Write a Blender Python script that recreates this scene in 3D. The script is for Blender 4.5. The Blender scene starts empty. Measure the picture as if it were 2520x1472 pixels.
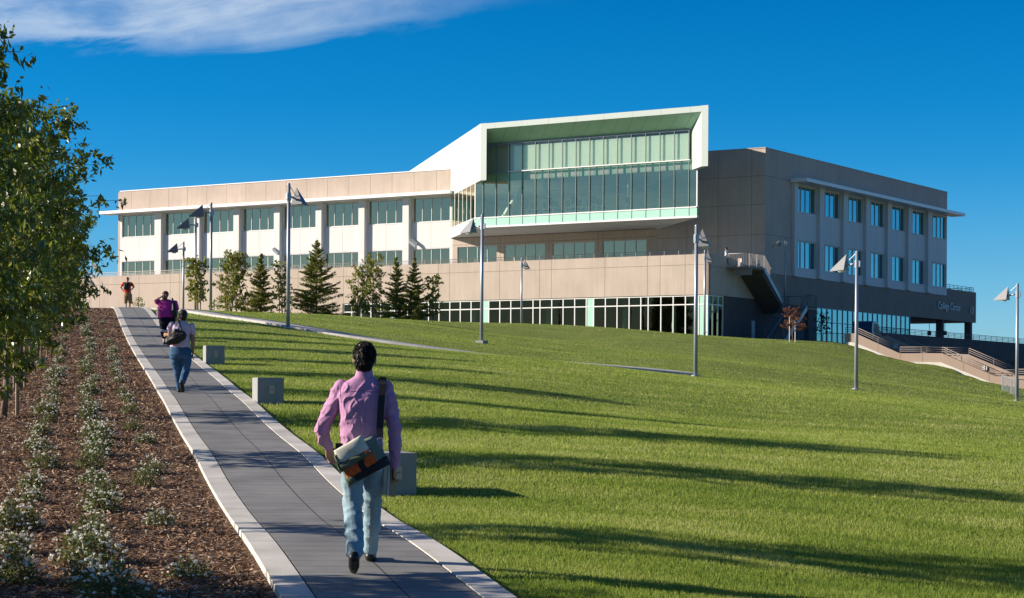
import bpy, bmesh, math, random
import numpy as np
from mathutils import Vector, Matrix, noise as mnoise
rad=math.radians
SC=bpy.context.scene
COL=SC.collection
random.seed(7); RNG=np.random.default_rng(11)
# ---------------------------------------------------------------- camera
cam=bpy.data.cameras.new('camera'); camo=bpy.data.objects.new('camera',cam); COL.objects.link(camo)
camo.location=(0,0,0); camo.rotation_euler=(math.pi/2,-.0061,0)
cam.sensor_width=36; cam.lens=5000/2520*36; cam.shift_y=(980-736)/2520; cam.shift_x=0
cam.clip_start=.5; cam.clip_end=6000
SC.camera=camo
# ---------------------------------------------------------------- world
SUN_EL=rad(20.8); SDX,SDY=-1.0,.03
wd=bpy.data.worlds.new('World'); SC.world=wd; wd.use_nodes=True
nt=wd.node_tree; N=nt.nodes; L=nt.links
bg=N['Background']
sky=N.new('ShaderNodeTexSky'); sky.sky_type='NISHITA'; sky.sun_disc=False
sky.sun_elevation=SUN_EL; sky.sun_rotation=math.atan2(SDX,SDY)
sky.air_density=1.0; sky.dust_density=.25; sky.ozone_density=2.2; sky.altitude=200
hs=N.new('ShaderNodeHueSaturation'); hs.inputs['Saturation'].default_value=1.3; hs.inputs['Hue'].default_value=.488
L.new(sky.outputs[0],hs.inputs['Color'])
mul=N.new('ShaderNodeMix'); mul.data_type='RGBA'; mul.blend_type='MULTIPLY'; mul.inputs[0].default_value=1
mul.inputs[7].default_value=(.62,.95,1.06,1)
L.new(hs.outputs[0],mul.inputs[6])
tcz=N.new('ShaderNodeTexCoord'); sz_=N.new('ShaderNodeSeparateXYZ'); L.new(tcz.outputs['Generated'],sz_.inputs[0])
rp=N.new('ShaderNodeValToRGB'); L.new(sz_.outputs['Z'],rp.inputs[0]); rp.color_ramp.interpolation='LINEAR'
stops=[(0,(.95,1.0,1.7)),(.036,(.72,.93,1.5)),(.0758,(.42,.77,1.2)),(.1152,(.14,.66,1.1)),(.1445,(.05,.62,1.04)),(.1886,(.012,.58,.97)),(.4,(.06,.38,.70)),(.9,(.12,.36,.66))]
cr=rp.color_ramp
while len(cr.elements)<len(stops): cr.elements.new(.5)
for e_,(p_,c_) in zip(cr.elements,stops): e_.position=p_
for e_,(p_,c_) in zip(cr.elements,stops): e_.color=(c_[0]/2,c_[1]/2,c_[2]/2,1)
mul2=N.new('ShaderNodeMix'); mul2.data_type='RGBA'; mul2.blend_type='MULTIPLY'; mul2.inputs[0].default_value=1
L.new(mul.outputs[2],mul2.inputs[6]); 
# towards the hazy south, behind the camera, the sky is much paler than the deep blue north
sb=N.new('ShaderNodeMapRange'); L.new(sz_.outputs['Y'],sb.inputs[0]); sb.inputs[1].default_value=.0; sb.inputs[2].default_value=-.36
pal=N.new('ShaderNodeValToRGB'); L.new(sz_.outputs['Z'],pal.inputs[0]); pal.color_ramp.elements[0].position=0; pal.color_ramp.elements[0].color=(.44,.42,.53,1)
pal.color_ramp.elements[1].position=.55; pal.color_ramp.elements[1].color=(.09,.22,.38,1)
mxs=N.new('ShaderNodeMix'); mxs.data_type='RGBA'; L.new(sb.outputs[0],mxs.inputs[0]); L.new(rp.outputs[0],mxs.inputs[6]); L.new(pal.outputs[0],mxs.inputs[7])
L.new(mxs.outputs[2],mul2.inputs[7])
# thin wispy cloud high in the north-west, part of the sky itself
tc=N.new('ShaderNodeTexCoord'); sx=N.new('ShaderNodeSeparateXYZ'); L.new(tc.outputs['Generated'],sx.inputs[0])
def wm(op,a,b=None,c=None,clamp=False):
    n=N.new('ShaderNodeMath'); n.operation=op; n.use_clamp=clamp
    for i,v in enumerate((a,b,c)):
        if v is None: continue
        if isinstance(v,(int,float)): n.inputs[i].default_value=v
        else: L.new(v,n.inputs[i])
    return n.outputs[0]
az=wm('DIVIDE',sx.outputs['X'],wm('MAXIMUM',sx.outputs['Y'],.02)); el=wm('DIVIDE',sx.outputs['Z'],wm('MAXIMUM',sx.outputs['Y'],.02))
def smooth(v,e0,e1):
    n=N.new('ShaderNodeMapRange'); n.interpolation_type='SMOOTHSTEP'
    L.new(v,n.inputs[0]); n.inputs[1].default_value=e0; n.inputs[2].default_value=e1
    return n.outputs[0]
cmb=N.new('ShaderNodeCombineXYZ'); L.new(wm('MULTIPLY',az,6.0),cmb.inputs[0])
L.new(wm('MULTIPLY',wm('SUBTRACT',el,wm('MULTIPLY',az,.16)),26.0),cmb.inputs[1])
nz=N.new('ShaderNodeTexNoise'); nz.inputs['Scale'].default_value=2.1; nz.inputs['Detail'].default_value=9; nz.inputs['Roughness'].default_value=.6; nz.inputs['Distortion'].default_value=.5
L.new(cmb.outputs[0],nz.inputs['Vector'])
cmb2=N.new('ShaderNodeCombineXYZ'); L.new(wm('MULTIPLY',az,14.0),cmb2.inputs[0]); L.new(wm('MULTIPLY',el,22.0),cmb2.inputs[1])
nz2=N.new('ShaderNodeTexNoise'); nz2.inputs['Scale'].default_value=3.0; nz2.inputs['Detail'].default_value=7; L.new(cmb2.outputs[0],nz2.inputs['Vector'])
# lower edge of the bank, wavy, rising to the right
edge=wm('ADD',wm('ADD',wm('MULTIPLY',smooth(az,-.14,.02),.022),.168),wm('MULTIPLY',wm('SUBTRACT',nz.outputs[0],.5),.03))
low=smooth(wm('SUBTRACT',el,edge),0,.010)
right=wm('SUBTRACT',1,smooth(wm('ADD',az,wm('MULTIPLY',wm('SUBTRACT',nz2.outputs[0],.5),.06)),-.125,.03))
body=smooth(wm('ADD',nz.outputs[0],wm('MULTIPLY',nz2.outputs[0],.35)),.42,.95)
tz=smooth(sx.outputs['Y'],.1,.3)
cl=wm('MULTIPLY',wm('MULTIPLY',wm('MULTIPLY',low,right),wm('ADD',wm('MULTIPLY',body,.8),.22)),wm('MULTIPLY',tz,.66),clamp=True)
mx=N.new('ShaderNodeMix'); mx.data_type='RGBA'; L.new(cl,mx.inputs[0]); L.new(mul2.outputs[2],mx.inputs[6]); mx.inputs[7].default_value=(3.2,3.6,4.0,1)
L.new(mx.outputs[2],bg.inputs['Color']); bg.inputs['Strength'].default_value=.109
# ---------------------------------------------------------------- sun
sl=bpy.data.lights.new('sun','SUN'); so=bpy.data.objects.new('sun',sl); COL.objects.link(so)
sl.energy=4.3; sl.angle=rad(.5); sl.color=(1,.87,.72)
sd=Vector((SDX,SDY,0)).normalized()*math.cos(SUN_EL)+Vector((0,0,math.sin(SUN_EL)))
so.rotation_euler=sd.to_track_quat('Z','Y').to_euler(); so.location=(-60,30,60)
SC.view_settings.view_transform='Standard'; SC.view_settings.look='None'; SC.view_settings.exposure=1.1; SC.view_settings.gamma=1
SC.render.engine='CYCLES'
# ---------------------------------------------------------------- materials
def newmat(name):
    m=bpy.data.materials.new(name); m.use_nodes=True
    return m,m.node_tree.nodes,m.node_tree.links,m.node_tree.nodes['Principled BSDF']
def mat(name,col,rough=.7,streak=0,metal=0,var=.12,scale=3,bump=0,bscale=40,col2=None,coord='Object',spec=.4,detail=6,stretch=None):
    m,n,l,p=newmat(name)
    p.inputs['Roughness'].default_value=rough; p.inputs['Metallic'].default_value=metal; p.inputs['Specular IOR Level'].default_value=spec
    t=n.new('ShaderNodeTexCoord'); src=t.outputs[coord]
    if stretch:
        mp=n.new('ShaderNodeMapping'); mp.inputs['Scale'].default_value=stretch; l.new(src,mp.inputs[0]); src=mp.outputs[0]
    a=n.new('ShaderNodeTexNoise'); a.inputs['Scale'].default_value=scale; a.inputs['Detail'].default_value=detail; a.inputs['Roughness'].default_value=.6
    l.new(src,a.inputs['Vector'])
    r=n.new('ShaderNodeMix'); r.data_type='RGBA'
    c1=tuple(c*(1-var) for c in col)+(1,); c2=(tuple(c*(1+var) for c in col) if col2 is None else tuple(col2))+(1,)
    r.inputs[6].default_value=c1; r.inputs[7].default_value=c2
    mr=n.new('ShaderNodeMapRange'); mr.inputs[1].default_value=.3; mr.inputs[2].default_value=.7; l.new(a.outputs[0],mr.inputs[0]); l.new(mr.outputs[0],r.inputs[0])
    cout=r.outputs[2]
    if streak:
        mp2=n.new('ShaderNodeMapping'); mp2.inputs['Scale'].default_value=(1,1,.09); l.new(t.outputs[coord],mp2.inputs[0])
        s2=n.new('ShaderNodeTexNoise'); s2.inputs['Scale'].default_value=2.2; s2.inputs['Detail'].default_value=7; s2.inputs['Roughness'].default_value=.7; l.new(mp2.outputs[0],s2.inputs['Vector'])
        m2=n.new('ShaderNodeMapRange'); m2.inputs[1].default_value=.35; m2.inputs[2].default_value=.75; m2.inputs[3].default_value=1+streak*.4; m2.inputs[4].default_value=1-streak; l.new(s2.outputs[0],m2.inputs[0])
        h2=n.new('ShaderNodeHueSaturation'); l.new(cout,h2.inputs['Color']); l.new(m2.outputs[0],h2.inputs['Value']); cout=h2.outputs[0]
    l.new(cout,p.inputs['Base Color'])
    if bump:
        b=n.new('ShaderNodeTexNoise'); b.inputs['Scale'].default_value=bscale; b.inputs['Detail'].default_value=4; l.new(src,b.inputs['Vector'])
        bn=n.new('ShaderNodeBump'); bn.inputs['Strength'].default_value=bump; bn.inputs['Distance'].default_value=.02
        l.new(b.outputs[0],bn.inputs['Height']); l.new(bn.outputs[0],p.inputs['Normal'])
    return m
def glassmat(name,tint,refl,base=.2,rcol=(1,1,1)):
    m,n,l,p=newmat(name); n.remove(p); out=n['Material Output']
    tr=n.new('ShaderNodeBsdfTransparent'); tr.inputs[0].default_value=tint+(1,)
    g=n.new('ShaderNodeBsdfGlossy'); g.inputs['Roughness'].default_value=.015; g.inputs['Color'].default_value=rcol+(1,)
    fr=n.new('ShaderNodeFresnel'); fr.inputs[0].default_value=1.5
    ma=n.new('ShaderNodeMath'); ma.operation='MULTIPLY_ADD'; ma.use_clamp=True; ma.inputs[1].default_value=refl; ma.inputs[2].default_value=base
    l.new(fr.outputs[0],ma.inputs[0])
    # slight waviness of the panes
    t=n.new('ShaderNodeTexCoord'); nn=n.new('ShaderNodeTexNoise'); nn.inputs['Scale'].default_value=.6; l.new(t.outputs['Object'],nn.inputs['Vector'])
    bn=n.new('ShaderNodeBump'); bn.inputs['Strength'].default_value=.12; bn.inputs['Distance'].default_value=.05; l.new(nn.outputs[0],bn.inputs['Height']); l.new(bn.outputs[0],g.inputs['Normal'])
    mi=n.new('ShaderNodeMixShader'); l.new(ma.outputs[0],mi.inputs[0]); l.new(tr.outputs[0],mi.inputs[1]); l.new(g.outputs[0],mi.inputs[2])
    l.new(mi.outputs[0],out.inputs[0]); return m
M={}
M['tan']=mat('tan_stucco',(.49,.41,.348),.92,streak=.11,var=.09,scale=.35,bump=.25,bscale=30,spec=.15)
M['tan_dk']=mat('shaded_tan_stucco',(.27,.225,.19),.92,streak=.15,var=.07,scale=.5,bump=.25,bscale=30,spec=.15)  # tan darkened: shade on the wing slab is put into the colour
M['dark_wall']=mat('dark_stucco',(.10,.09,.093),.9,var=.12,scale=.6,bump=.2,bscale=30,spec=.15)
M['joint']=mat('dark_joint',(.22,.18,.14),.95,var=.1)  # dark strips that draw the panel joints
M['joint_w']=mat('white_joint',(.5,.49,.48),.95,var=.1)
M['white']=mat('white_panel',(.61,.61,.60),.6,streak=.05,var=.03,scale=.4,spec=.3)
M['white_m']=mat('white_metal',(.8,.8,.79),.4,var=.02,scale=.6,spec=.5)
M['hood']=mat('hood_metal',(.44,.515,.49),.5,var=.03,scale=.3,spec=.5)
M['hood_in']=mat('hood_soffit_green',(.36,.58,.46),.6,var=.05,scale=.5)
M['mint']=mat('mint_spandrel_glass',(.42,.70,.58),.18,var=.03,scale=.5,spec=.6)
M['mint_dk']=mat('mint_panel',(.36,.60,.48),.5,var=.04,scale=.4)
M['mull']=mat('mullion_grey',(.16,.22,.22),.4,var=.05,spec=.5)
M['frame']=mat('window_frame',(.62,.66,.64),.4,var=.04,spec=.5)
M['frame_dk']=mat('violet_grey_frame',(.25,.27,.34),.4,var=.05)
M['concrete']=mat('concrete',(.25,.265,.265),.85,var=.09,scale=1.6,bump=.15,bscale=25,spec=.2)
M['concrete_lt']=mat('pale_concrete',(.62,.60,.55),.85,var=.07,scale=1.6,bump=.15,bscale=25,spec=.2)
M['steel']=mat('galvanised_paint',(.34,.37,.42),.42,metal=.35,var=.06,scale=2,spec=.5)
M['rail']=mat('rail_paint',(.42,.38,.35),.5,var=.05,spec=.4)
M['rail_dk']=mat('rail_dark',(.10,.10,.11),.5,var=.05)
M['int_floor']=mat('interior_floor',(.22,.22,.2),.6)
M['int_wall']=mat('interior_wall',(.74,.76,.68),.8,var=.1,scale=.3)
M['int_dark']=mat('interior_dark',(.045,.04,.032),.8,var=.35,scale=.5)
M['brace']=mat('brace_white',(.6,.62,.6),.5)
M['glass']=glassmat('facade_glass',(.62,.76,.66),.8,.22,(1,.84,.60))
M['glass_box']=glassmat('clear_green_glass',(.88,.97,.91),.7,.22,(1,.90,.66))
M['glass_e']=glassmat('blue_glass',(.14,.34,.40),.7,.50,(.30,.62,.70)); M['glass_up']=glassmat('clear_upper_glass',(.96,1,.97),.6,.07,(1,.97,.74))
M['glass_p']=glassmat('dark_glass',(.5,.62,.5),.5,.02,(1,.85,.6))
M['black']=mat('black_plastic',(.012,.012,.014),.5,var=.2)
# ---------------------------------------------------------------- mesh helpers
class MB:
    def __init__(s): s.v=[];s.f=[];s.m=[];s.uv=None
    def add(s,vs,fs,mi=0):
        o=len(s.v); s.v+= [tuple(p) for p in vs]; s.f+=[tuple(i+o for i in f) for f in fs]; s.m+=[mi]*len(fs)
    def box(s,x0,x1,y0,y1,z0,z1,mi=0):
        if x1<x0:x0,x1=x1,x0
        if y1<y0:y0,y1=y1,y0
        if z1<z0:z0,z1=z1,z0
        v=[(x,y,z) for z in(z0,z1) for y in(y0,y1) for x in(x0,x1)]
        s.add(v,[(0,2,3,1),(4,5,7,6),(0,1,5,4),(2,6,7,3),(0,4,6,2),(1,3,7,5)],mi)
    def obox(s,c,sz,rz=0,mi=0,rx=0):
        Mx=Matrix.Translation(c)@Matrix.Rotation(rz,4,'Z')@Matrix.Rotation(rx,4,'X')
        h=[q/2 for q in sz]; v=[Mx@Vector((x*h[0],y*h[1],z*h[2])) for z in(-1,1) for y in(-1,1) for x in(-1,1)]
        s.add(v,[(0,2,3,1),(4,5,7,6),(0,1,5,4),(2,6,7,3),(0,4,6,2),(1,3,7,5)],mi)
    def prism(s,poly,z0,z1,mi=0):
        A=sum(poly[i][0]*poly[(i+1)%len(poly)][1]-poly[(i+1)%len(poly)][0]*poly[i][1] for i in range(len(poly)))
        if A<0: poly=poly[::-1]
        n=len(poly); g=lambda z,i:z[i] if isinstance(z,(list,tuple)) else z
        v=[(p[0],p[1],g(z0,i)) for i,p in enumerate(poly)]+[(p[0],p[1],g(z1,i)) for i,p in enumerate(poly)]
        s.add(v,[tuple(range(n))[::-1],tuple(range(n,2*n))]+[(i,(i+1)%n,n+(i+1)%n,n+i) for i in range(n)],mi)
    def extr(s,poly,vec,mi=0):
        n=len(poly); v=[Vector(p) for p in poly]; w=[p+Vector(vec) for p in v]
        s.add(v+w,[tuple(range(n))[::-1],tuple(range(n,2*n))]+[(i,(i+1)%n,n+(i+1)%n,n+i) for i in range(n)],mi)
    def tube(s,p0,p1,r0,r1=None,n=8,mi=0,caps=True):
        r1=r0 if r1 is None else r1; p0=Vector(p0);p1=Vector(p1); d=(p1-p0)
        if d.length<1e-6:return
        d.normalize(); u=d.orthogonal().normalized(); w=d.cross(u)
        v=[p0+(u*math.cos(2*math.pi*i/n)+w*math.sin(2*math.pi*i/n))*r0 for i in range(n)]+[p1+(u*math.cos(2*math.pi*i/n)+w*math.sin(2*math.pi*i/n))*r1 for i in range(n)]
        f=[(i,(i+1)%n,n+(i+1)%n,n+i) for i in range(n)]
        if caps: f+=[tuple(range(n))[::-1],tuple(range(n,2*n))]
        s.add(v,f,mi)
    def path(s,pts,r,n=8,mi=0):
        for i in range(len(pts)-1):
            s.tube(pts[i],pts[i+1],r[i] if isinstance(r,(list,tuple)) else r,r[i+1] if isinstance(r,(list,tuple)) else r,n,mi)
    def ball(s,c,r,mi=0,nu=10,nv=7,sc=(1,1,1)):
        v=[];f=[]
        for j in range(nv+1):
            t=math.pi*j/nv
            for i in range(nu):
                a=2*math.pi*i/nu; v.append((c[0]+r*sc[0]*math.sin(t)*math.cos(a),c[1]+r*sc[1]*math.sin(t)*math.sin(a),c[2]+r*sc[2]*math.cos(t)))
        for j in range(nv):
            for i in range(nu): f.append((j*nu+i,(j+1)*nu+i,(j+1)*nu+(i+1)%nu,j*nu+(i+1)%nu))
        s.add(v,f,mi)
    def build(s,name,mats,parent=None,smooth=False,off=None):
        me=bpy.data.meshes.new(name)
        v=s.v if off is None else [(a-off[0],b-off[1],c-off[2]) for a,b,c in s.v]
        me.from_pydata(v,[],s.f)
        for k in (mats if isinstance(mats,(list,tuple)) else [mats]): me.materials.append(M[k] if isinstance(k,str) else k)
        me.polygons.foreach_set('material_index',s.m)
        if smooth: me.polygons.foreach_set('use_smooth',[True]*len(s.f))
        me.update(); o=bpy.data.objects.new(name,me); COL.objects.link(o)
        if parent: o.parent=parent
        return o
def thing(name,label,cat,loc=(0,0,0),rz=0,group=None):
    o=bpy.data.objects.new(name,None); COL.objects.link(o); o.location=loc; o.rotation_euler=(0,0,rz); o.empty_display_size=.3
    o['label']=label; o['category']=cat
    if group:o['group']=group
    return o
def tag(o,label,cat,group=None):
    o['label']=label;o['category']=cat
    if group:o['group']=group
    return o
def kids(o): return [c for c in bpy.data.objects if c.parent==o]
def dup(o,parent=None,top=True,children=None,loc=None,rz=None,label=None,sc=None):
    c=o.copy(); COL.objects.link(c)
    if parent is not None: c.parent=parent
    if loc is not None: c.location=loc
    if rz is not None: c.rotation_euler=(0,0,rz)
    if sc is not None: c.scale=(sc,sc,sc)
    if label: c['label']=label
    for k in (children or KIDS.get(o.name,[])):
        dup(k,parent=c)
    return c
KIDS={}
def regkids(root):
    def rec(o):
        ch=[c for c in bpy.data.objects if c.parent==o]; KIDS[o.name]=ch
        for c in ch: rec(c)
    rec(root)
import numpy as np
FP=5000.0;HZ=980.0;RL=.0061
def W(x,y,Y):
    xi=x+RL*(y-HZ); yi=y-RL*(x-1260)
    return ((xi-1260)/FP*Y,Y,(HZ-yi)*Y/FP)
# path: left edge line, width in X
def PL(Y): return -1.724-.2115*(Y-15.2)
PW=1.67
_py=[-20,0,8,15.2,23.4,33,37,40,44.5,53,66,70.6,84,94.6,103,112,125,150,200]
_pz=[-3.7,-2.4,-1.97,-1.56,-1.10,-.42,-.17,.04,.35,.84,1.68,2.02,3.08,4.02,4.47,4.78,5.03,5.3,5.5]
_pc=np.arange(-20,201,1.0); _pp=np.interp(_pc,_py,_pz)
for _ in range(25): _pp[1:-1]=(_pp[:-2]+2*_pp[1:-1]+_pp[2:])/4
def PZ(Y): return np.interp(Y,_pc,_pp)
_py=list(range(-20,0,10))+list(range(0,118,5))+[125,150,200]; _pz=[float(PZ(y)) for y in _py]
def KP(a,b): return (16+.8406*a+.5416*b,166-.5416*a+.8406*b)
ANC=[]
for y_,z_ in zip(_py,_pz):
    ANC.append((PL(y_)-.3,y_,z_)); ANC.append((PL(y_)+PW+.3,y_,z_))
    if y_<104:
        if y_%10==0: ANC.append((PL(y_)-3.2,y_,z_+.02)); ANC.append((PL(y_)-14,y_,z_-.2))
    else: ANC.append((PL(y_)-14,y_,z_))
ANC+= [W(*p) for p in [
 # lamp bases
 (711,810,84.7),(520,765,112),(1187,845,96),(1714,928,81),(2109,960,89),(2504,988,105),
 # secondary path line
 (560,781,93),(700,803,86.5),(850,829,84),(940,843,83),(1640,915,83),
 # near lawn hump crest
 (950,850,77),(1100,864,76),(1250,877,75),(1500,903,75),(1700,931,74),(1900,947,80),(2300,977,90),(2520,993,95),
 # swale behind hump
 (1250,882,83),(1450,899,83),
 # second hill
 (1187,828,115),(1000,815,105),(1400,868,100),(1400,838,130),(1400,808,155),(1700,885,100),(1700,843,130),(1700,829,150),(1550,832,130),(1550,817,152),(1850,858,130),(1850,839,150),(1950,847,152),(2080,853,152),(2109,925,108),(2109,885,130),(2300,950,110),(2300,925,130),
 (700,784,100),(700,775,115),(850,779,120),(850,778,132),(1000,787,140),(1079,794,150),
 (700,781,150),(850,789,150),
 # foreground lawn
 (1400,1472,15.4),(1800,1472,16.3),(2200,1472,17.1),(2520,1472,17.8),(1260,1300,19.4),(1600,1300,20.6),(2000,1300,21.8),(2520,1300,23),
 (1100,1130,26.2),(1500,1130,28),(2000,1130,30.5),(2520,1140,33),(900,985,38.5),(1300,1010,41),(1800,1035,46),(2520,1055,51),(1100,930,51)]]
for a,b,z in [(-38,0,6.2),(-27,0,6.45),(-20,0,6.25),(-12,0,5.85),(-6,0,5.5),(0,0,5.2),(3,2,4.95),(5,5,4.85),(9.4,6,4.67),(10.6,6,4.35),(14.4,6,3.12),(17.6,6,2.95),(20,6,2.0),(22.6,6,1.1),(27,6,.3),(32,3,0),
   (-20,-5,6.2),(-10,-5,5.75),(0,-5,5.15),(5,0,4.85),(9.4,0,4.5),(0,-14,4.6),(14,0,2.7),(20,0,1.2),(22.6,0,.7)]:
    X,Y=KP(a,b); ANC.append((X,Y,z))
ANC=np.array(ANC)
def _tps_fit(P,lam):
    n=len(P); d=np.hypot(P[:,None,0]-P[None,:,0],P[:,None,1]-P[None,:,1])/50.
    Kk=np.where(d>0,d*d*np.log(d+1e-12),0)+lam*np.eye(n)
    Q=np.c_[np.ones(n),P[:,0]/50,P[:,1]/50]
    Aa=np.block([[Kk,Q],[Q.T,np.zeros((3,3))]])
    s=np.linalg.solve(Aa,np.r_[P[:,2],0,0,0]); return s
_S=_tps_fit(ANC,.0006)
def HT(X,Y):
    X=np.atleast_1d(np.asarray(X,float));Y=np.atleast_1d(np.asarray(Y,float)); sh=X.shape
    x=X.ravel();y=Y.ravel(); out=np.empty(len(x)); n=len(ANC)
    for i in range(0,len(x),4000):
        d=np.hypot(x[i:i+4000,None]-ANC[None,:,0],y[i:i+4000,None]-ANC[None,:,1])/50.
        k=d*d*np.log(d+1e-12)
        out[i:i+4000]=k@_S[:n]+_S[n]+_S[n+1]*x[i:i+4000]/50+_S[n+2]*y[i:i+4000]/50
    return out.reshape(sh)
def hz(x,y): return float(HT(x,y)[0])
# ---------------------------------------------------------------- ground
def st(o,kind='structure'): o['kind']=kind; return o
def grid_obj(name,X,Y,Z,mat_,mask=None,UV=None):
    ny,nx=X.shape; v=np.stack([X,Y,Z],-1).reshape(-1,3)
    idx=np.arange(ny*nx).reshape(ny,nx)
    f=np.stack([idx[:-1,:-1],idx[:-1,1:],idx[1:,1:],idx[1:,:-1]],-1).reshape(-1,4)
    if mask is not None:
        f=f[mask.reshape(-1)]
    me=bpy.data.meshes.new(name); me.vertices.add(len(v)); me.vertices.foreach_set('co',v.ravel())
    me.loops.add(f.size); me.loops.foreach_set('vertex_index',f.ravel()); me.polygons.add(len(f))
    me.polygons.foreach_set('loop_start',np.arange(0,f.size,4)); me.polygons.foreach_set('loop_total',np.full(len(f),4))
    me.polygons.foreach_set('use_smooth',np.ones(len(f),bool))
    me.update(calc_edges=True)
    if UV is not None:
        uvl=me.uv_layers.new(name='UVMap'); uv=UV.reshape(-1,2)[f.ravel()]; uvl.data.foreach_set('uv',uv.ravel().astype(np.float32))
    me.materials.append(M[mat_] if isinstance(mat_,str) else mat_)
    o=bpy.data.objects.new(name,me); COL.objects.link(o)
    return o
# lawn material: mown turf, yellow and dark patches, fine blades in bump
def lawn_mat():
    m,n,l,p=newmat('lawn_turf'); p.inputs['Roughness'].default_value=.95; p.inputs['Specular IOR Level'].default_value=.1
    t=n.new('ShaderNodeTexCoord')
    def nzz(sc,det,strc):
        mp=n.new('ShaderNodeMapping'); mp.inputs['Scale'].default_value=strc; l.new(t.outputs['Object'],mp.inputs[0])
        a=n.new('ShaderNodeTexNoise'); a.inputs['Scale'].default_value=sc; a.inputs['Detail'].default_value=det; a.inputs['Roughness'].default_value=.65; l.new(mp.outputs[0],a.inputs['Vector']); return a.outputs[0]
    def ramp(v,a,b,ca,cb,prev=None):
        r=n.new('ShaderNodeMapRange'); r.inputs[1].default_value=a; r.inputs[2].default_value=b; l.new(v,r.inputs[0])
        x=n.new('ShaderNodeMix'); x.data_type='RGBA'; l.new(r.outputs[0],x.inputs[0])
        if prev is None: x.inputs[6].default_value=ca+(1,)
        else: l.new(prev,x.inputs[6])
        x.inputs[7].default_value=cb+(1,); return x.outputs[2]
    c=ramp(nzz(.35,5,(1,.6,1)),.35,.65,(.13,.175,.042),(.20,.25,.065))
    c=ramp(nzz(.16,4,(.5,1,1)),.52,.75,None,(.11,.185,.042),c)
    c=ramp(nzz(1.3,5,(.5,1.6,1)),.56,.72,None,(.26,.25,.08),c)
    c=ramp(nzz(9,4,(1,1,1)),.50,.66,None,(.075,.115,.022),c)
    c=ramp(nzz(30,3,(1,1,1)),.56,.70,None,(.23,.27,.08),c)
    l.new(c,p.inputs['Base Color'])
    a=n.new('ShaderNodeTexNoise'); a.inputs['Scale'].default_value=16; a.inputs['Detail'].default_value=8; a.inputs['Roughness'].default_value=.8; l.new(t.outputs['Object'],a.inputs['Vector'])
    b=n.new('ShaderNodeBump'); b.inputs['Strength'].default_value=.9; b.inputs['Distance'].default_value=.10; l.new(a.outputs[0],b.inputs['Height']); l.new(b.outputs[0],p.inputs['Normal'])
    return m
M['lawn']=lawn_mat(); M['blind']=mat('pale_blind',(.78,.92,.80),.8,var=.03,scale=.4)
M['mulch']=mat('bark_mulch',(.075,.045,.030),.95,scale=22,col2=(.24,.155,.105),bump=1.0,bscale=30,spec=.1,detail=8,var=.4)
M['earth']=mat('dry_earth',(.17,.15,.09),.95,scale=.05,var=.3)
PR=np.r_[np.arange(3,60,.5),np.arange(60,130,.8),np.arange(130,216,1.0)]
def sheet(name,S,mat_,dz=0):
    Yg,Sg=np.meshgrid(PR,S,indexing='ij'); Xg=PL(Yg)+Sg; Zg=HT(Xg,Yg)+dz
    # cut out what lies under the building and the terrace
    Xc=(Xg[:-1,:-1]+Xg[1:,1:])/2; Yc=(Yg[:-1,:-1]+Yg[1:,1:])/2
    dx=Xc-16; dy=Yc-166; a=dx*.8406-dy*.5416; b=dx*.5416+dy*.8406
    mask=~(((b>.8)&(a<.5))|((b>6.3)&(a<23))|((b>9)&(a<60)))
    return grid_obj(name,Xg,Yg,Zg,mat_,mask)
g=np.r_[PW,PW+.15,PW+.4,np.arange(PW+.8,20,.6),np.arange(20,60,1.0),np.arange(60,130,2.5)]
st(sheet('lawn',g,'lawn'))
g=np.r_[-60,-45,-34,-26,-20,-16,-13,np.arange(-10,0,.4),-.2,0]
st(sheet('mulch_bed',g,'mulch'))
# far ground sheet out to the horizon (well below the eye)
fg=MB(); fg.add([(-4000,-60,-4.2),(4000,-60,-4.2),(4000,5000,-4.2),(-4000,5000,-4.2)],[(0,1,2,3)]); st(fg.build('ground','earth'))
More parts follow.
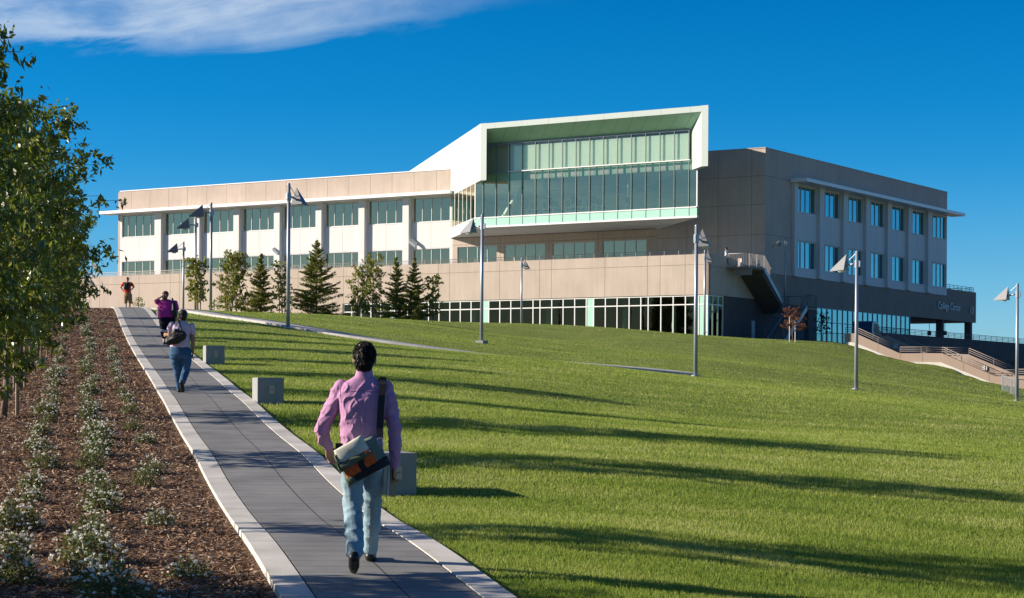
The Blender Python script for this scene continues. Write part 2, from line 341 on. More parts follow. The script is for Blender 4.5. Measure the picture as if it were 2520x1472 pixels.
# main path: paving with pale edge bands, following the slope
def ribbon(name,s0,s1,Ys,mat_,dz,edge=.10):
    S=np.array([s0,s0+5e-3,s1-5e-3,s1]); Yg,Sg=np.meshgrid(Ys,S,indexing='ij'); Xg=PL(Yg)+Sg+.11*np.clip((20-Yg)/5,0,1)*(Sg/PW)
    Zc=HT(PL(Ys)+(PW/2),Ys)[:,None]+0*Sg; Zg=Zc+dz; Zg[:,0]-=edge; Zg[:,3]-=edge
    UV=np.stack([Sg-s0,Yg*1.022],-1); o=grid_obj(name,Xg,Yg,Zg,mat_,None,UV); o.data.polygons.foreach_set('use_smooth',np.zeros(len(o.data.polygons),bool)); return o
def paving_mat(name,base,tj,tw,sj=None,jc=(.06,.06,.065),var=.1):
    m,n,l,p=newmat(name); p.inputs['Roughness'].default_value=.8; p.inputs['Specular IOR Level'].default_value=.25
    uv=n.new('ShaderNodeUVMap'); sp=n.new('ShaderNodeSeparateXYZ'); l.new(uv.outputs[0],sp.inputs[0])
    def mt(op,a,b):
        q=n.new('ShaderNodeMath'); q.operation=op
        for i,v in enumerate((a,b)):
            if isinstance(v,(int,float)): q.inputs[i].default_value=v
            else: l.new(v,q.inputs[i])
        return q.outputs[0]
    fr=mt('FRACT',mt('DIVIDE',sp.outputs[1],tj),0); jl=mt('LESS_THAN',fr,tw/tj)
    if sj: jl=mt('MAXIMUM',jl,mt('LESS_THAN',mt('ABSOLUTE',mt('SUBTRACT',sp.outputs[0],sj),0),.008))
    # each slab a slightly different grey
    fl=mt('FLOOR',mt('DIVIDE',sp.outputs[1],tj),0)
    wn=n.new('ShaderNodeTexWhiteNoise'); wn.noise_dimensions='1D'; l.new(fl,wn.inputs['W'])
    t=n.new('ShaderNodeTexCoord'); a=n.new('ShaderNodeTexNoise'); a.inputs['Scale'].default_value=1.6; a.inputs['Detail'].default_value=8; l.new(t.outputs['Object'],a.inputs['Vector'])
    a2=n.new('ShaderNodeTexNoise'); a2.inputs['Scale'].default_value=60; a2.inputs['Detail'].default_value=3; l.new(t.outputs['Object'],a2.inputs['Vector'])
    v=mt('ADD',mt('MULTIPLY',mt('SUBTRACT',a.outputs[0],.5),1.0),mt('ADD',mt('MULTIPLY',mt('SUBTRACT',wn.outputs[0],.5),var),mt('MULTIPLY',mt('SUBTRACT',a2.outputs[0],.5),.5)))
    hv=n.new('ShaderNodeHueSaturation'); hv.inputs['Color'].default_value=base+(1,); l.new(mt('ADD',v,1.0),hv.inputs['Value'])
    x=n.new('ShaderNodeMix'); x.data_type='RGBA'; l.new(jl,x.inputs[0]); l.new(hv.outputs[0],x.inputs[6]); x.inputs[7].default_value=jc+(1,); l.new(x.outputs[2],p.inputs['Base Color'])
    b=n.new('ShaderNodeBump'); b.inputs['Strength'].default_value=.5; b.inputs['Distance'].default_value=.01; l.new(mt('SUBTRACT',mt('MULTIPLY',a2.outputs[0],.3),jl),b.inputs['Height']); l.new(b.outputs[0],p.inputs['Normal'])
    return m
M['pave']=paving_mat('grey_pavers',(.19,.192,.19),.31,.014,.66,var=.14)
M['band']=paving_mat('pale_band',(.50,.485,.45),3.1,.02,None,(.2,.19,.18),.06)
M['walk']=paving_mat('walk_concrete',(.42,.41,.39),1.5,.02,None,(.2,.19,.18),.06)
PY=np.r_[np.arange(3,60,.25),np.arange(60,150,.5)]
st(ribbon('paved_path',.25,PW-.25,PY,'pave',.045,.03))
st(ribbon('path_edge_band',0,.242,PY,'band',.05)); st(ribbon('path_edge_band',PW-.242,PW,PY,'band',.05))
# secondary walk across the lawn
def walk(pts,w,dz=.05):
    P=[np.array(p[:2]) for p in pts]; out=[]
    for i in range(len(P)-1):
        n=max(2,int(np.hypot(*(P[i+1]-P[i]))/.7))
        for k in range(n): out.append(P[i]+(P[i+1]-P[i])*k/n)
    out.append(P[-1]); out=np.array(out)
    for _ in range(14): out[1:-1]=(out[:-2]+out[1:-1]*2+out[2:])/4
    t=np.gradient(out,axis=0); t/=np.hypot(t[:,0],t[:,1])[:,None]; nn=np.stack([-t[:,1],t[:,0]],-1)
    offs=np.array([-w/2,-w/2+.001,-w/6,w/6,w/2-.001,w/2]); X=out[:,0:1]+nn[:,0:1]*offs; Y=out[:,1:2]+nn[:,1:2]*offs
    Z=HT(X,Y)+dz+.03; Z[:,0]-=.1; Z[:,-1]-=.1
    s=np.r_[0,np.cumsum(np.hypot(*np.diff(out,axis=0).T))]; UV=np.stack([np.broadcast_to(offs,X.shape)+w/2,np.broadcast_to(s[:,None],X.shape)],-1)
    return st(grid_obj('side_path',X,Y,Z,'walk',None,UV))
wp=[W(*p) for p in ((410,766,98),(480,771,96.5),(560,783,92.5),(700,805,87),(850,832,84.3),(950,846,83.2),(1200,870,82.6),(1400,893,82.4),(1560,908,82.5),(1700,923,83))]
walk(wp,1.9)
# ---------------------------------------------------------------- college building
KA=math.atan2(-.5416,.8406); KL=(16.0,166.0,0)
def KW(a,b,z=0): return (16+.8406*a+.5416*b,166-.5416*a+.8406*b,z)
bld=thing('college_building','three-storey tan and white college building with projecting green glass hall on the hilltop','building',KL,KA)
def TS(b): return lambda u,w,z:(u,b-w,z)
def TE(a): return lambda u,w,z:(a+w,u,z)
def fb(mb,T,u0,u1,w0,w1,z0,z1,mi=0):
    p=T(u0,w0,z0);q=T(u1,w1,z1); mb.box(p[0],q[0],p[1],q[1],p[2],q[2],mi)
def bp(name,mb,m,parent=None,smooth=False): return mb.build(name,m,parent or bld,smooth)
def window(T,u0,u1,z0,z1,n,d=.15,glass='glass',fr='frame',name='window',splits=None,tr=None,fw=.05,parent=None):
    mb=MB(); w1=-d+.04; w0=-d-.08
    us=[u0+(u1-u0)*i/n for i in range(n+1)] if splits is None else splits
    fb(mb,T,u0,u1,w0,w1,z0,z0+fw); fb(mb,T,u0,u1,w0,w1,z1-fw,z1)
    for i,u in enumerate(us):
        a=u-fw/2; b=u+fw/2
        if i==0:a,b=u0,u0+fw
        if i==len(us)-1:a,b=u1-fw,u1
        fb(mb,T,a,b,w0+.003,w1+.003,z0+fw,z1-fw)
    if tr:
        for z in tr:
            for i in range(len(us)-1): fb(mb,T,us[i]+fw/2,us[i+1]-fw/2,w0,w1,z-fw/2,z+fw/2)
    f=bp(name,mb,fr,parent); g=MB()
    g.add([T(u0+.01,-d-.02,z0+.01),T(u1-.01,-d-.02,z0+.01),T(u1-.01,-d-.02,z1-.01),T(u0+.01,-d-.02,z1-.01)],[(0,1,2,3)])
    g.build('pane',glass,f); return f
def wallgrid(T,u0,u1,z0,z1,holes,thick,m,name='wall',jx=(),jz=(),jm='joint',parent=None):
    """wall slab with rectangular holes: cut into cells"""
    us=sorted({u0,u1}|{h[0] for h in holes}|{h[1] for h in holes}); zs=sorted({z0,z1}|{h[2] for h in holes}|{h[3] for h in holes})
    mb=MB()
    for j in range(len(zs)-1):
        run=None
        for i in range(len(us)-1):
            cu=(us[i]+us[i+1])/2;cz=(zs[j]+zs[j+1])/2
            inh=any(h[0]<cu<h[1] and h[2]<cz<h[3] for h in holes)
            if not inh: run=[run[0] if run else us[i],us[i+1]]
            if (inh or i==len(us)-2) and run:
                fb(mb,T,run[0],run[1],-thick,0,zs[j],zs[j+1]); run=None
    jw=.035
    def free(u,z): return not any(h[0]-.02<u<h[1]+.02 and h[2]-.02<z<h[3]+.02 for h in holes)
    for x in jx:
        zz=sorted(set(zs))
        for j in range(len(zz)-1):
            if free(x,(zz[j]+zz[j+1])/2): fb(mb,T,x-jw/2,x+jw/2,-.01,.004,zz[j],zz[j+1],1)
    for z in jz:
        for i in range(len(us)-1):
            if free((us[i]+us[i+1])/2,z): fb(mb,T,us[i],us[i+1],-.01,.006,z-jw/2,z+jw/2,1)
    return bp(name,mb,[m,jm],parent)
MB_B=10.5; T=TS(MB_B)
# --- west (left) block, sunlit south front
aL=-75.4; Wn=[(-75.15,-70.21)]+[(-69.1+5.3*k,-64.75+5.3*k) for k in range(6)]+[(-37.25,-32.95)]
Ws=[]
for i,(u0,u1) in enumerate(Wn):
    if i==7: Wn[i]=(-37.3,-32.95)
    Ws+= [(Wn[i][0],Wn[i][1],11.8,14.2),(Wn[i][0],Wn[i][1],16.8,19.1)]
jx=[]
for u0,u1 in Wn: jx.append((u0+u1)/2)
wallgrid(T,aL,-32.6,11.0,19.2,Ws,.3,'white',jx=jx,jz=[14.28,16.72],jm='joint_w')
for i,(u0,u1) in enumerate(Wn):
    sp=None
    n=4
    if i==0: sp=[u0,-74.35,-73.3,-72.25,-71.2,u1]; n=5
    window(T,u0,u1,11.8,14.2,n,splits=sp); window(T,u0,u1,16.8,19.1,n,splits=sp)
for i in range(7):
    mb=MB(); c0=Wn[i][1]+.08; c1=Wn[i+1][0]-.14; fb(mb,T,c0,c1,0.003,.42,11.0,19.2)
    fb(mb,T,c0,c1,.41,.424,14.26,14.29,1); bp('column',mb,['white','joint_w'])
jj=[aL+1.6+2.62*i for i in range(16)]
wallgrid(T,aL,-32.6,19.5,21.66,[],.3,'tan',name='parapet',jx=jj)
mb=MB(); fb(mb,T,aL-.05,-32.5,-.35,.06,21.66,21.74); bp('coping',mb,'white_m')
mb=MB(); fb(mb,T,aL-1.6,-31.9,-.02,1.5,19.22,19.52); fb(mb,T,aL-1.6,-32.62,-.02,1.42,19.2,19.217,1); bp('canopy',mb,['white_m','white'])
# west end wall and rear of block
mb=MB(); mb.box(aL-.3,aL,10.5,10.9,11,21.6); mb.box(aL-.3,aL,10.9,27.6,4,21.6); mb.box(aL,-.3,27.6,27.9,4,21.6); bp('wall',mb,'tan')
# interior of the block
mb=MB(); mb.box(aL+.05,-33,10.85,27.5,10.9,11.05); mb.box(aL+.05,-33,10.85,27.5,14.9,16.1); mb.box(aL+.05,-33,10.85,27.5,19.45,20.0); bp('floor_slab',mb,'int_wall')
mb=MB(); mb.box(aL+5.5,-33,16.5,16.7,11.05,19.45); bp('inner_wall',mb,'int_wall')
for (u0,z0,u1,z1) in ((-61.6,16.2,-58.8,19.4),(-56.8,19.4,-54.2,16.2),(-62.5,14.8,-59.9,11.1),(-51.5,11.1,-54.5,14.8)):
    mb=MB(); mb.tube((u0,11.9,z0),(u1,11.9,z1),.17,.17,8); bp('brace',mb,'brace',smooth=True)
# roof over everything
mb=MB(); mb.prism([(aL,10.75),(-.3,10.75),(-.3,53.5),(-30,53.5),(-30,27.7),(aL,27.7)],20.9,21.2); bp('roof',mb,'white')
# --- centre: tan wall under the glass hall and shaded wing wall
cw=[(-32.05,-27.6,11.8,14.25),(-26.8,-22.3,11.8,14.25),(-21.5,-17.0,11.8,14.25),(-16.2,-11.65,11.8,14.25)]
wallgrid(T,-32.6,-10.6,11.0,15.12,cw,.3,'tan',jx=[-27.2,-21.9,-16.6],jz=[14.45])
for c in cw: window(T,*c,4,d=.12)
mb=MB(); mb.box(-32.5,-10.8,15.5,15.7,11,15); bp('inner_wall',mb,'int_wall')
for (u0,u1) in ((-30.6,-28.2),(-22.6,-25.2)): mb=MB(); mb.tube((u0,12,14.9),(u1,12,11.1),.22,n=8); bp('brace',mb,'brace',smooth=True)
wallgrid(T,-10.6,0,11.0,21.66,[],.3,'tan',jx=[-1.3,-4.5,-7.6],jz=[14.25,16.85,19.3])
mb=MB(); mb.box(-10.6,.04,10.45,10.8,21.66,21.74); bp('coping',mb,'tan')
# --- east wing
TEo=TE(0.0)
Ew=[(17.05+5.3*k,21.1+5.3*k) for k in range(6)]+[(48.95,53.5)]
wallgrid(TEo,10.8,15.85,10.95,21.66,[],.3,'tan_e' if 'tan_e' in M else 'tan',jz=[14.25,19.3],jx=[])
wallgrid(TEo,15.85,53.75,19.5,21.66,[],.3,'tan',name='parapet',jx=[])
mb=MB(); fb(mb,TEo,10.8,53.8,-.35,.05,21.66,21.72); bp('coping',mb,'tan')
holes=[]
for u0,u1 in Ew: holes+=[(u0,u1,11.75,14.15),(u0,u1,16.75,19.05)]
wallgrid(TEo,15.85,53.75,10.95,19.5,holes,.45,'white_e' if 'white_e' in M else 'white',jx=[(e[0]+e[1])/2 for e in Ew],jz=[14.25,16.68,11.65],jm='joint_w')
for u0,u1 in Ew:
    for z0,z1 in ((11.75,14.15),(16.75,19.05)): window(TEo,u0,u1,z0,z1,4,d=.17,glass='glass_e')
for i in range(6):
    mb=MB(); fb(mb,TEo,Ew[i][1]+.12,Ew[i+1][0]-.12,.003,.30,10.95,19.2); bp('column',mb,'white')
mb=MB(); fb(mb,TEo,15.85,16.6,.003,.30,10.95,19.2); bp('column',mb,'white')
mb=MB(); fb(mb,TEo,15.6,54.9,-.02,1.55,19.2,19.5); bp('canopy',mb,'white_m')
mb=MB(); mb.box(-6,-5.8,11,53.4,11.05,19.4); mb.box(-5.8,-.5,11,53.4,14.9,16.1); mb.box(-5.8,-.5,11,53.4,10.9,11.05);mb.box(-5.8,-.5,11,53.4,19.45,19.6); bp('inner_wall',mb,'int_wall')
# slab band with soffit
wallgrid(TEo,10.5,62.5,8.4,10.95,[],.4,'tan_dk',name='slab_band',jx=[])
mb=MB(); fb(mb,TEo,53.75,62.5,-.4,-.002,10.951,11.67); mb.box(-25,-.4,62.1,62.5,8.4,11.67); mb.box(-25,-.3,53.5,53.75,11,21.6); mb.box(-25.2,-25,27.9,62.5,8.4,21.6); bp('wall',mb,'tan_dk')
mb=MB(); mb.box(-25,-.4,10.6,62.1,8.42,8.9); bp('soffit',mb,'tan_dk')
# lower wall and glazing of the wing
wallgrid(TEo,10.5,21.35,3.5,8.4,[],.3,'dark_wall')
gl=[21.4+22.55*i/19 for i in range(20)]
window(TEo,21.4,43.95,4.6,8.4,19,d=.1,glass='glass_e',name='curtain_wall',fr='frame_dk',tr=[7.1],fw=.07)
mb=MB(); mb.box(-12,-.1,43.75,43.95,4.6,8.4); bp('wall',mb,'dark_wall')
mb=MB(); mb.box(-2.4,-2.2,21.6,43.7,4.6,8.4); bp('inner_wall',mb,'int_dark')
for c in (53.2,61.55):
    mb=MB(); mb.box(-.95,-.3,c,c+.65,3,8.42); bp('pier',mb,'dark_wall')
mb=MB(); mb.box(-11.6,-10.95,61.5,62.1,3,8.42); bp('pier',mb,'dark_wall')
# --- podium with terrace parapet
TP=TS(0.0)
jxp=[-1.2-5.25*i for i in range(14)]+[-2.6-5.25*i for i in range(0)]
pj=[-2.17,-4.5,-5.7,-9.8,-15.1,-16.3,-20.4,-25.7]+[-26.9-5.3*i for i in range(10)]+[-31-5.3*i for i in range(9)]
wallgrid(TP,-96,0,8.58,11.9,[],.35,'tan',name='parapet_wall',jx=pj,jz=[11.05])
wallgrid(TP,-96,-37.6,2,8.58,[],.35,'tan',jx=pj[10:])
mb=MB(); mb.box(-96,-.35,.35,10.5,10.7,11.0); bp('terrace_floor',mb,'concrete')
# ground floor glazing
us=[-0.05,-.95,-1.23,-2.17,-3.31,-4.46,-5.66,-6.36,-7.48,-8.64,-9.78,-10.92,-11.65,-12.8,-13.95,-15.09,-16.28,-16.99,-18.13,-19.27,-20.41,-21.56,-22.3,-23.43,-24.58,-25.7,-26.87,-28,-29.15,-30.3,-31.5,-32.2,-33.3,-34.4,-35.5,-36.6,-37.55]
us=sorted(us)
f=window(TP,-37.55,-.05,3.6,8.55,1,d=.12,glass='glass_p',name='curtain_wall',fr='white_m',splits=us,tr=[7.79],fw=.085)
for (u0,u1) in ((-22.3,-21.56),(-11.65,-10.92),(-.95,-.2),(-32.2,-31.5)):
    mb=MB(); fb(mb,TP,u0+.05,u1-.05,-.135,-.11,3.7,7.75); fb(mb,TP,u0+.05,u1-.05,-.135,-.11,7.83,8.5); bp('mint_panel',mb,'mint')
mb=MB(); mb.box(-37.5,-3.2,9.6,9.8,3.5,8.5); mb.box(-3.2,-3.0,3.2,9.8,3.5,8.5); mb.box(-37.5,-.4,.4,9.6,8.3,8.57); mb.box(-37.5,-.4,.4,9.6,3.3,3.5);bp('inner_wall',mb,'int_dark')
for u in (-9.5,-17.2,-25,-4.8): 
    mb=MB(); mb.tube((u,3,3.5),(u,3,8.3),.22,n=10); bp('inner_column',mb,'mint_dk',smooth=True)
# podium east face
wallgrid(TEo,0,10.5,8.58,11.9,[(3.3,6.0,11.02,11.9)],.35,'tan',name='parapet_wall',jx=[],jz=[10.9])
window(TEo,0.05,2.85,3.6,8.55,3,d=.12,glass='glass_p',name='curtain_wall',fr='white_m',tr=[7.79],fw=.075)
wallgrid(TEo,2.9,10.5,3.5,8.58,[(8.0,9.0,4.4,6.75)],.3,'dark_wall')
mb=MB(); fb(mb,TEo,8.0,9.0,-.15,-.1,4.4,6.75); d=bp('door',mb,'frame_dk'); mb=MB(); mb.tube((-.02,8.12,5.45),(-.02,8.12,5.6),.03); mb.build('handle','steel',d)
mb=MB(); fb(mb,TEo,-.08,.05,-.13,-.02,3.6,8.55); bp('corner_post',mb,'white_m')
# --- projecting glass hall (front parallel to the facade, ends splayed 45 degrees)
F1=(-24.4,2.1);F2=(-2.2,2.1);B2=(-10.6,10.5);B1=(-32.8,10.5)
hall=[F1,F2,B2,B1]
mb=MB(); mb.prism(hall,15.16,15.24); bp('soffit',mb,'white')
mb=MB(); e=.05; hp=[(F1[0]-e,F1[1]-e),(F2[0]+e*2.4,F2[1]-e),(B2[0]+e,B2[1]),(B1[0]-e*2.4,B1[1])]
def band(z0,z1,m,th=.06,name='trim',sides=(0,1,3)):
    mb=MB()
    P=[Vector((p[0],p[1],0)) for p in hp]
    for i,j in ((0,1),(1,2),(3,0)):
        p,q=P[i],P[j]; d=(q-p).normalized(); nrm=Vector((d.y,-d.x,0))
        A_=p; B_=q; C_=q-nrm*th; D_=p-nrm*th
        mb.prism([tuple(A_)[:2],tuple(B_)[:2],tuple(C_)[:2],tuple(D_)[:2]],z0,z1)
    return bp(name,mb,m)
band(15.12,15.27,'white_m',.12); band(15.96,16.06,'white_m',.14)
# spandrel
def skin(pts,z0,z1,m,name,parent=None,off=0):
    mb=MB()
    for i in range(len(pts)-1):
        p,q=pts[i],pts[i+1]; mb.add([(p[0],p[1],z0),(q[0],q[1],z0),(q[0],q[1],z1),(p[0],p[1],z1)],[(0,1,2,3)])
    return bp(name,mb,m,parent)
skin([B1,F1,F2,B2],15.27,15.96,'mint','spandrel')
def fmull(u,z0,z1,w=.05,m='mull',name='mullion'):
    mb=MB(); mb.box(u-w/2,u+w/2,2.0,2.14,z0,z1); return mb
mu=[-2.95-1.372*i for i in range(16)]
glz=skin([F1,F2],16.06,19.15,'glass_box','pane')
sg=skin([B1,F1],16.06,19.15,'glass_box','pane'); skin([F2,B2],16.06,19.15,'glass_box','pane')
skin([(-23.85,2.1),(-2.9,2.1)],19.92,22.45,'glass_up','pane'); skin([(-23.85,2.1),(-2.9,2.1)],19.15,19.92,'glass_up','pane')
mb=MB()
for u in mu: mb.box(u-.022,u+.022,2.08,2.1,15.27,15.955); mb.box(u-.028,u+.028,1.99,2.09,16.065,19.9)
for u in mu[:-1]: mb.box(u-.028,u+.028,1.99,2.09,20.0,22.4)
bp('mullion',mb,'mull')
mb=MB()
for p in (F1,F2): mb.box(p[0]-.05,p[0]+.05,p[1]-.05,p[1]+.05,16.06,19.12)
for k in (1,2,3,4,5):
    q=(F1[0]+(B1[0]-F1[0])*k/6,F1[1]+(B1[1]-F1[1])*k/6); mb.obox((q[0],q[1],17.6),(.06,.12,3.1),rz=rad(45)); 
mb.box(F1[0]+.55,F1[0]+.61,2.5,2.56,16.06,19.12)
bp('corner_post',mb,'white_m')
mb=MB(); mb.box(-20.9,-2.85,1.95,2.12,19.91,19.99); bp('transom',mb,'white_m'); mb=MB(); mb.box(-23.85,-20.95,1.97,2.12,19.91,19.98); bp('transom',mb,'frame_dk')
mb=MB(); mb.box(-23.85,-2.85,1.97,2.13,22.4,22.5); bp('transom',mb,'frame_dk')
# interior of the hall
mb=MB(); mb.prism([(-24.2,2.3),(-2.7,2.3),(-10.8,10.4),(-14,17),(-32,17),(-32.5,10.4)],15.24,15.8); bp('floor_slab',mb,'int_floor')
mb=MB(); mb.prism([(-23.9,2.45),(-3,2.45),(-11,10.4),(-14,17),(-32,17),(-32.0,10.4)],19.2,19.3); bp('ceiling',mb,'int_wall')
mb=MB(); mb.box(-32,-14,16.9,17.1,15.8,19.2); bp('inner_wall',mb,'int_wall')
mb=MB(); mb.box(-20.4,-3.0,2.22,2.26,20.03,22.2); bp('blind',mb,'blind')
mb=MB(); mb.box(-24.8,-3.0,3.2,3.3,19.3,22.4); 
for i in range(11): u=-4.0-1.45*i; mb.box(u-.98,u,3.14,3.199,19.36,19.78,1)  # white rectangles stand in for bright clerestory reflections
bp('bulkhead',mb,['int_wall','white'])
mb=MB(); mb.box(-23.6,-2.9,2.36,2.42,19.2,19.9)
for i in range(11): u=-3.6-1.45*i; mb.box(u-.85,u,2.345,2.359,19.28,19.66,1)  # clerestory reflections painted as white rectangles, close behind the glass
bp('reflection_panel',mb,['mint_dk','white'])
mb=MB()
for i in range(8):
    u=-8-2.1*i; 
    if i!=4: mb.box(u,u+1.1,16.84,16.895,16.2,17.9)
bp('inner_window',mb,'mint_dk')
for u in (-9.6,-17.9): mb=MB(); mb.tube((u,3.6,15.8),(u,3.6,19.2),.11,n=10); bp('inner_column',mb,'mint_dk',smooth=True)
for (u0,z0,u1,z1) in ((-23.6,15.9,-21.2,19.0),(-19.2,19.0,-16.8,16.0)): mb=MB(); mb.tube((u0,5,z0),(u1,5,z1),.2,n=8); bp('brace',mb,'int_wall',smooth=True)
for u in (-19.2,-12.7): mb=MB(); mb.tube((u,3.4,18.3),(u+1.1,6.6,18.6),.035,n=6); bp('pendant_light',mb,'white_m')
# white hood: left and right splayed walls, roof, sloping soffit
HL=(-22.7,.35);HR=(-.3,.35)
def par(p,s): return (p[0]-s,p[1]+s)
mb=MB()
mb.prism([HL,(HL[0]+.62,HL[1]),par((HL[0]+.62,HL[1]),27.5),par(HL,27.5)],19.12,24.12)
for z in (20.2,21.5,22.8):
    a=par(HL,0.02);b=par(HL,27.4); mb.add([(a[0]-.004,a[1]-.004,z),(b[0]-.004,b[1]-.004,z),(b[0]-.004,b[1]-.004,z+.07),(a[0]-.004,a[1]-.004,z+.07)],[(0,1,2,3)],1)
bp('hood_side',mb,['hood','joint_w'])
mb=MB(); mb.prism([(HR[0]-.62,HR[1]),HR,par(HR,16),par((HR[0]-.62,HR[1]),16)],19.12,24.12); bp('hood_side',mb,['hood'])
mb=MB(); mb.prism([(HL[0]+.62,.35),(HR[0]-.62,.35),par((HR[0]-.62,.35),16),par((HL[0]+.62,.35),16)],23.62,24.1)
for i in range(8): u=-21.2+2.75*i; mb.box(u-.015,u+.015,.345,.36,23.62,24.09,1)
bp('hood_roof',mb,['hood','joint_w'])
mb=MB(); mb.add([(HL[0]+.62,.36,23.6),(HR[0]-.62,.36,23.6),(-2.85,2.15,22.5),(-23.85,2.15,22.5)],[(0,3,2,1)],0)
for i in range(15):
    t=(i+.5)/15; a0=HL[0]+.62+t*(21.1); a1=-23.85+t*21.0
    mb.add([(a0-.015,.36,23.594),(a0+.015,.36,23.594),(a1+.015,2.15,22.494),(a1-.015,2.15,22.494)],[(0,3,2,1)],1)
bp('hood_soffit',mb,['hood_in','mull'])
# louvred plant screen at the far end of the hood
mb=MB()
for k in range(10): z=21.8+.24*k; p=par(HL,27.6);q=par(HL,33); mb.prism([p,(p[0]+.08,p[1]),(q[0]+.08,q[1]),q],z,z+.15)
bp('louvre',mb,'white_m')
# terrace on the east side
mb=MB(); mb.prism([(0,6.25),(10.9,6.25),(10.9,70),(-30,70),(-30,44.1),(0,44.1)],3.0,4.6); o=mb.build('pavement','concrete'); o.location=KL; o.rotation_euler=(0,0,KA); st(o)
# ---------------------------------------------------------------- lamps
M['lamp_paint']=mat('lamp_shade_paint',(.13,.14,.16),.45,metal=.1,var=.05,spec=.5)
def make_lamp():
    r=thing('street_lamp','','street lamp')
    mb=MB(); mb.tube((0,0,-.4),(0,0,6.0),.085,.07,14); mb.ball((0,0,6.0),.07,nu=14,nv=8); mb.build('pole','steel',r,True)
    mb=MB(); mb.tube((0,0,0),(0,0,.05),.17,.17,14); mb.build('base_plate','steel',r)
    mb=MB(); mb.tube((0,0,5.32),(0,0,5.66),.1,.1,14); mb.box(-.16,-.08,-.05,.05,5.36,5.62); mb.build('clamp','steel',r)
    mb=MB(); mb.path([(.08,0,5.5),(.35,0,5.47),(.62,0,5.36),(.8,0,5.26)],.045,8); a=mb.build('arm','steel',r,True)
    mb=MB(); mb.tube((.05,0,5.95),(.55,0,5.5),.015,n=6); mb.build('brace_rod','steel',r)
    mb=MB(); A=(.5,-.29,5.26);B=(.5,.29,5.26);T_=(.5,0,5.93);Q=(1.28,0,5.24); th=.02
    mb.add([A,B,T_,Q,(.5,-.29,5.22),(.5,.29,5.22),(1.28,0,5.20)],[(0,2,1),(0,3,2),(1,2,3),(0,1,5,4),(0,4,6,3),(1,3,6,5)])
    mb.add([(.5,-.29,5.22),(.5,.29,5.22),(1.28,0,5.20)],[(0,1,2)],1)
    sh=mb.build('lamp_shade',['lamp_paint','white'],r)
    mb=MB(); mb.box(.6,.85,-.1,.1,5.15,5.2); mb.build('lens','white',sh)
    return r
lamp0=make_lamp(); regkids(lamp0)
GA=KA; GLF=KA+math.pi; GRT=KA+math.pi/2
lampspec=[ # x,ytop,Y, dir, label
 (711,450,84.7,'r','tall grey lamp post beside the side path, pointed shade turned right'),
 (520,498,114.2,'l','tallest of the three lamp posts near the crest, shade turned left'),
 (482,532,132.6,'l','grey lamp post second of the three behind the two walking women, shade turned left'),
 (452,594,152,'l','shortest looking grey lamp post just right of the woman in magenta'),
 (211,677,196,'r','distant grey lamp post in front of the far left terrace wall'),
 (1187,527,95.9,'l','grey lamp post on a square concrete footing below the glass hall'),
 (892,650,166,'r','thin lamp post rising between the young trees by the terrace wall'),
 (1284,634,164,'r','distant lamp post in front of the ground floor windows'),
 (1714,552,81.1,'r','tall grey lamp post on the lawn before the building corner'),
 (1735,615,148.8,'r','small distant lamp post just right of the tall post at the building corner'),
 (2109,617,88.9,'l','tall grey lamp post before the east wing windows with a pale pointed shade'),
 (2504,697,104.8,'l','grey lamp post at the right edge beside the wire fence'),
 (226,641,222,'r','farthest lamp head showing over the terrace rail behind the leaves')]
first=True
for (x,yt,Y,d,lab) in lampspec:
    X,_,zt=W(x,yt,Y)
    loc=(X,Y,zt-6.07)
    rz={'l':GLF,'r':GRT}[d]
    if x in (520,482,452): rz=math.pi+.45
    if first: lamp0.location=loc; lamp0.rotation_euler=(0,0,rz); lamp0['label']=lab; lamp0['group']='grey lamp posts with pointed shades'; first=False; o=lamp0
    else:
        o=dup(lamp0,loc=loc,rz=rz,label=lab); o['group']='grey lamp posts with pointed shades'
    if x==1187:
        mb=MB(); mb.box(-.22,.22,-.22,.22,-.5,.10); mb.build('footing','concrete',o)
p=KW(2.15,10.0,7.85); o=dup(lamp0,loc=p,rz=GLF,label='lamp post standing behind the outdoor metal staircase against the dark wing'); o['group']='grey lamp posts with pointed shades'
# ---------------------------------------------------------------- low path light blocks
def make_block():
    r=thing('path_light','','path light')
    mb=MB(); mb.box(0,.56,0,.95,-.3,.52); o=mb.build('block','concrete',r)
    bv=o.modifiers.new('b','BEVEL'); bv.width=.008; bv.segments=2
    mb=MB(); mb.box(.25,.36,-.022,.0,.19,.36); l_=mb.build('louvre','tan',r)
    mb=MB(); 
    mb.box(.27,.34,-.026,-.0225,.265,.285); mb.build('slot','mull',l_)
    return r
pb0=make_block(); regkids(pb0); gname='concrete light blocks along the path'
for i,(Y,lab) in enumerate(((22.9,'nearest concrete light block, half hidden behind the man with the shoulder bag'),(36.9,'concrete light block standing clear on the lawn edge, second nearest'),(52.4,'concrete light block just right of the woman in jeans'),(68,'concrete light block mostly hidden behind the back of the woman in jeans'),(86,'farthest concrete light block at the crest beside the woman in magenta'))):
    loc=(PL(Y)+PW+.02,Y,hz(PL(Y)+PW/2,Y)+.03)
    o=pb0 if i==0 else dup(pb0); o.location=loc; o.rotation_euler=(0,0,rad(14.0)); o['label']=lab; o['group']=gname
    if i==0: o.scale=(.86,.85,.90); o.location.x+=.12
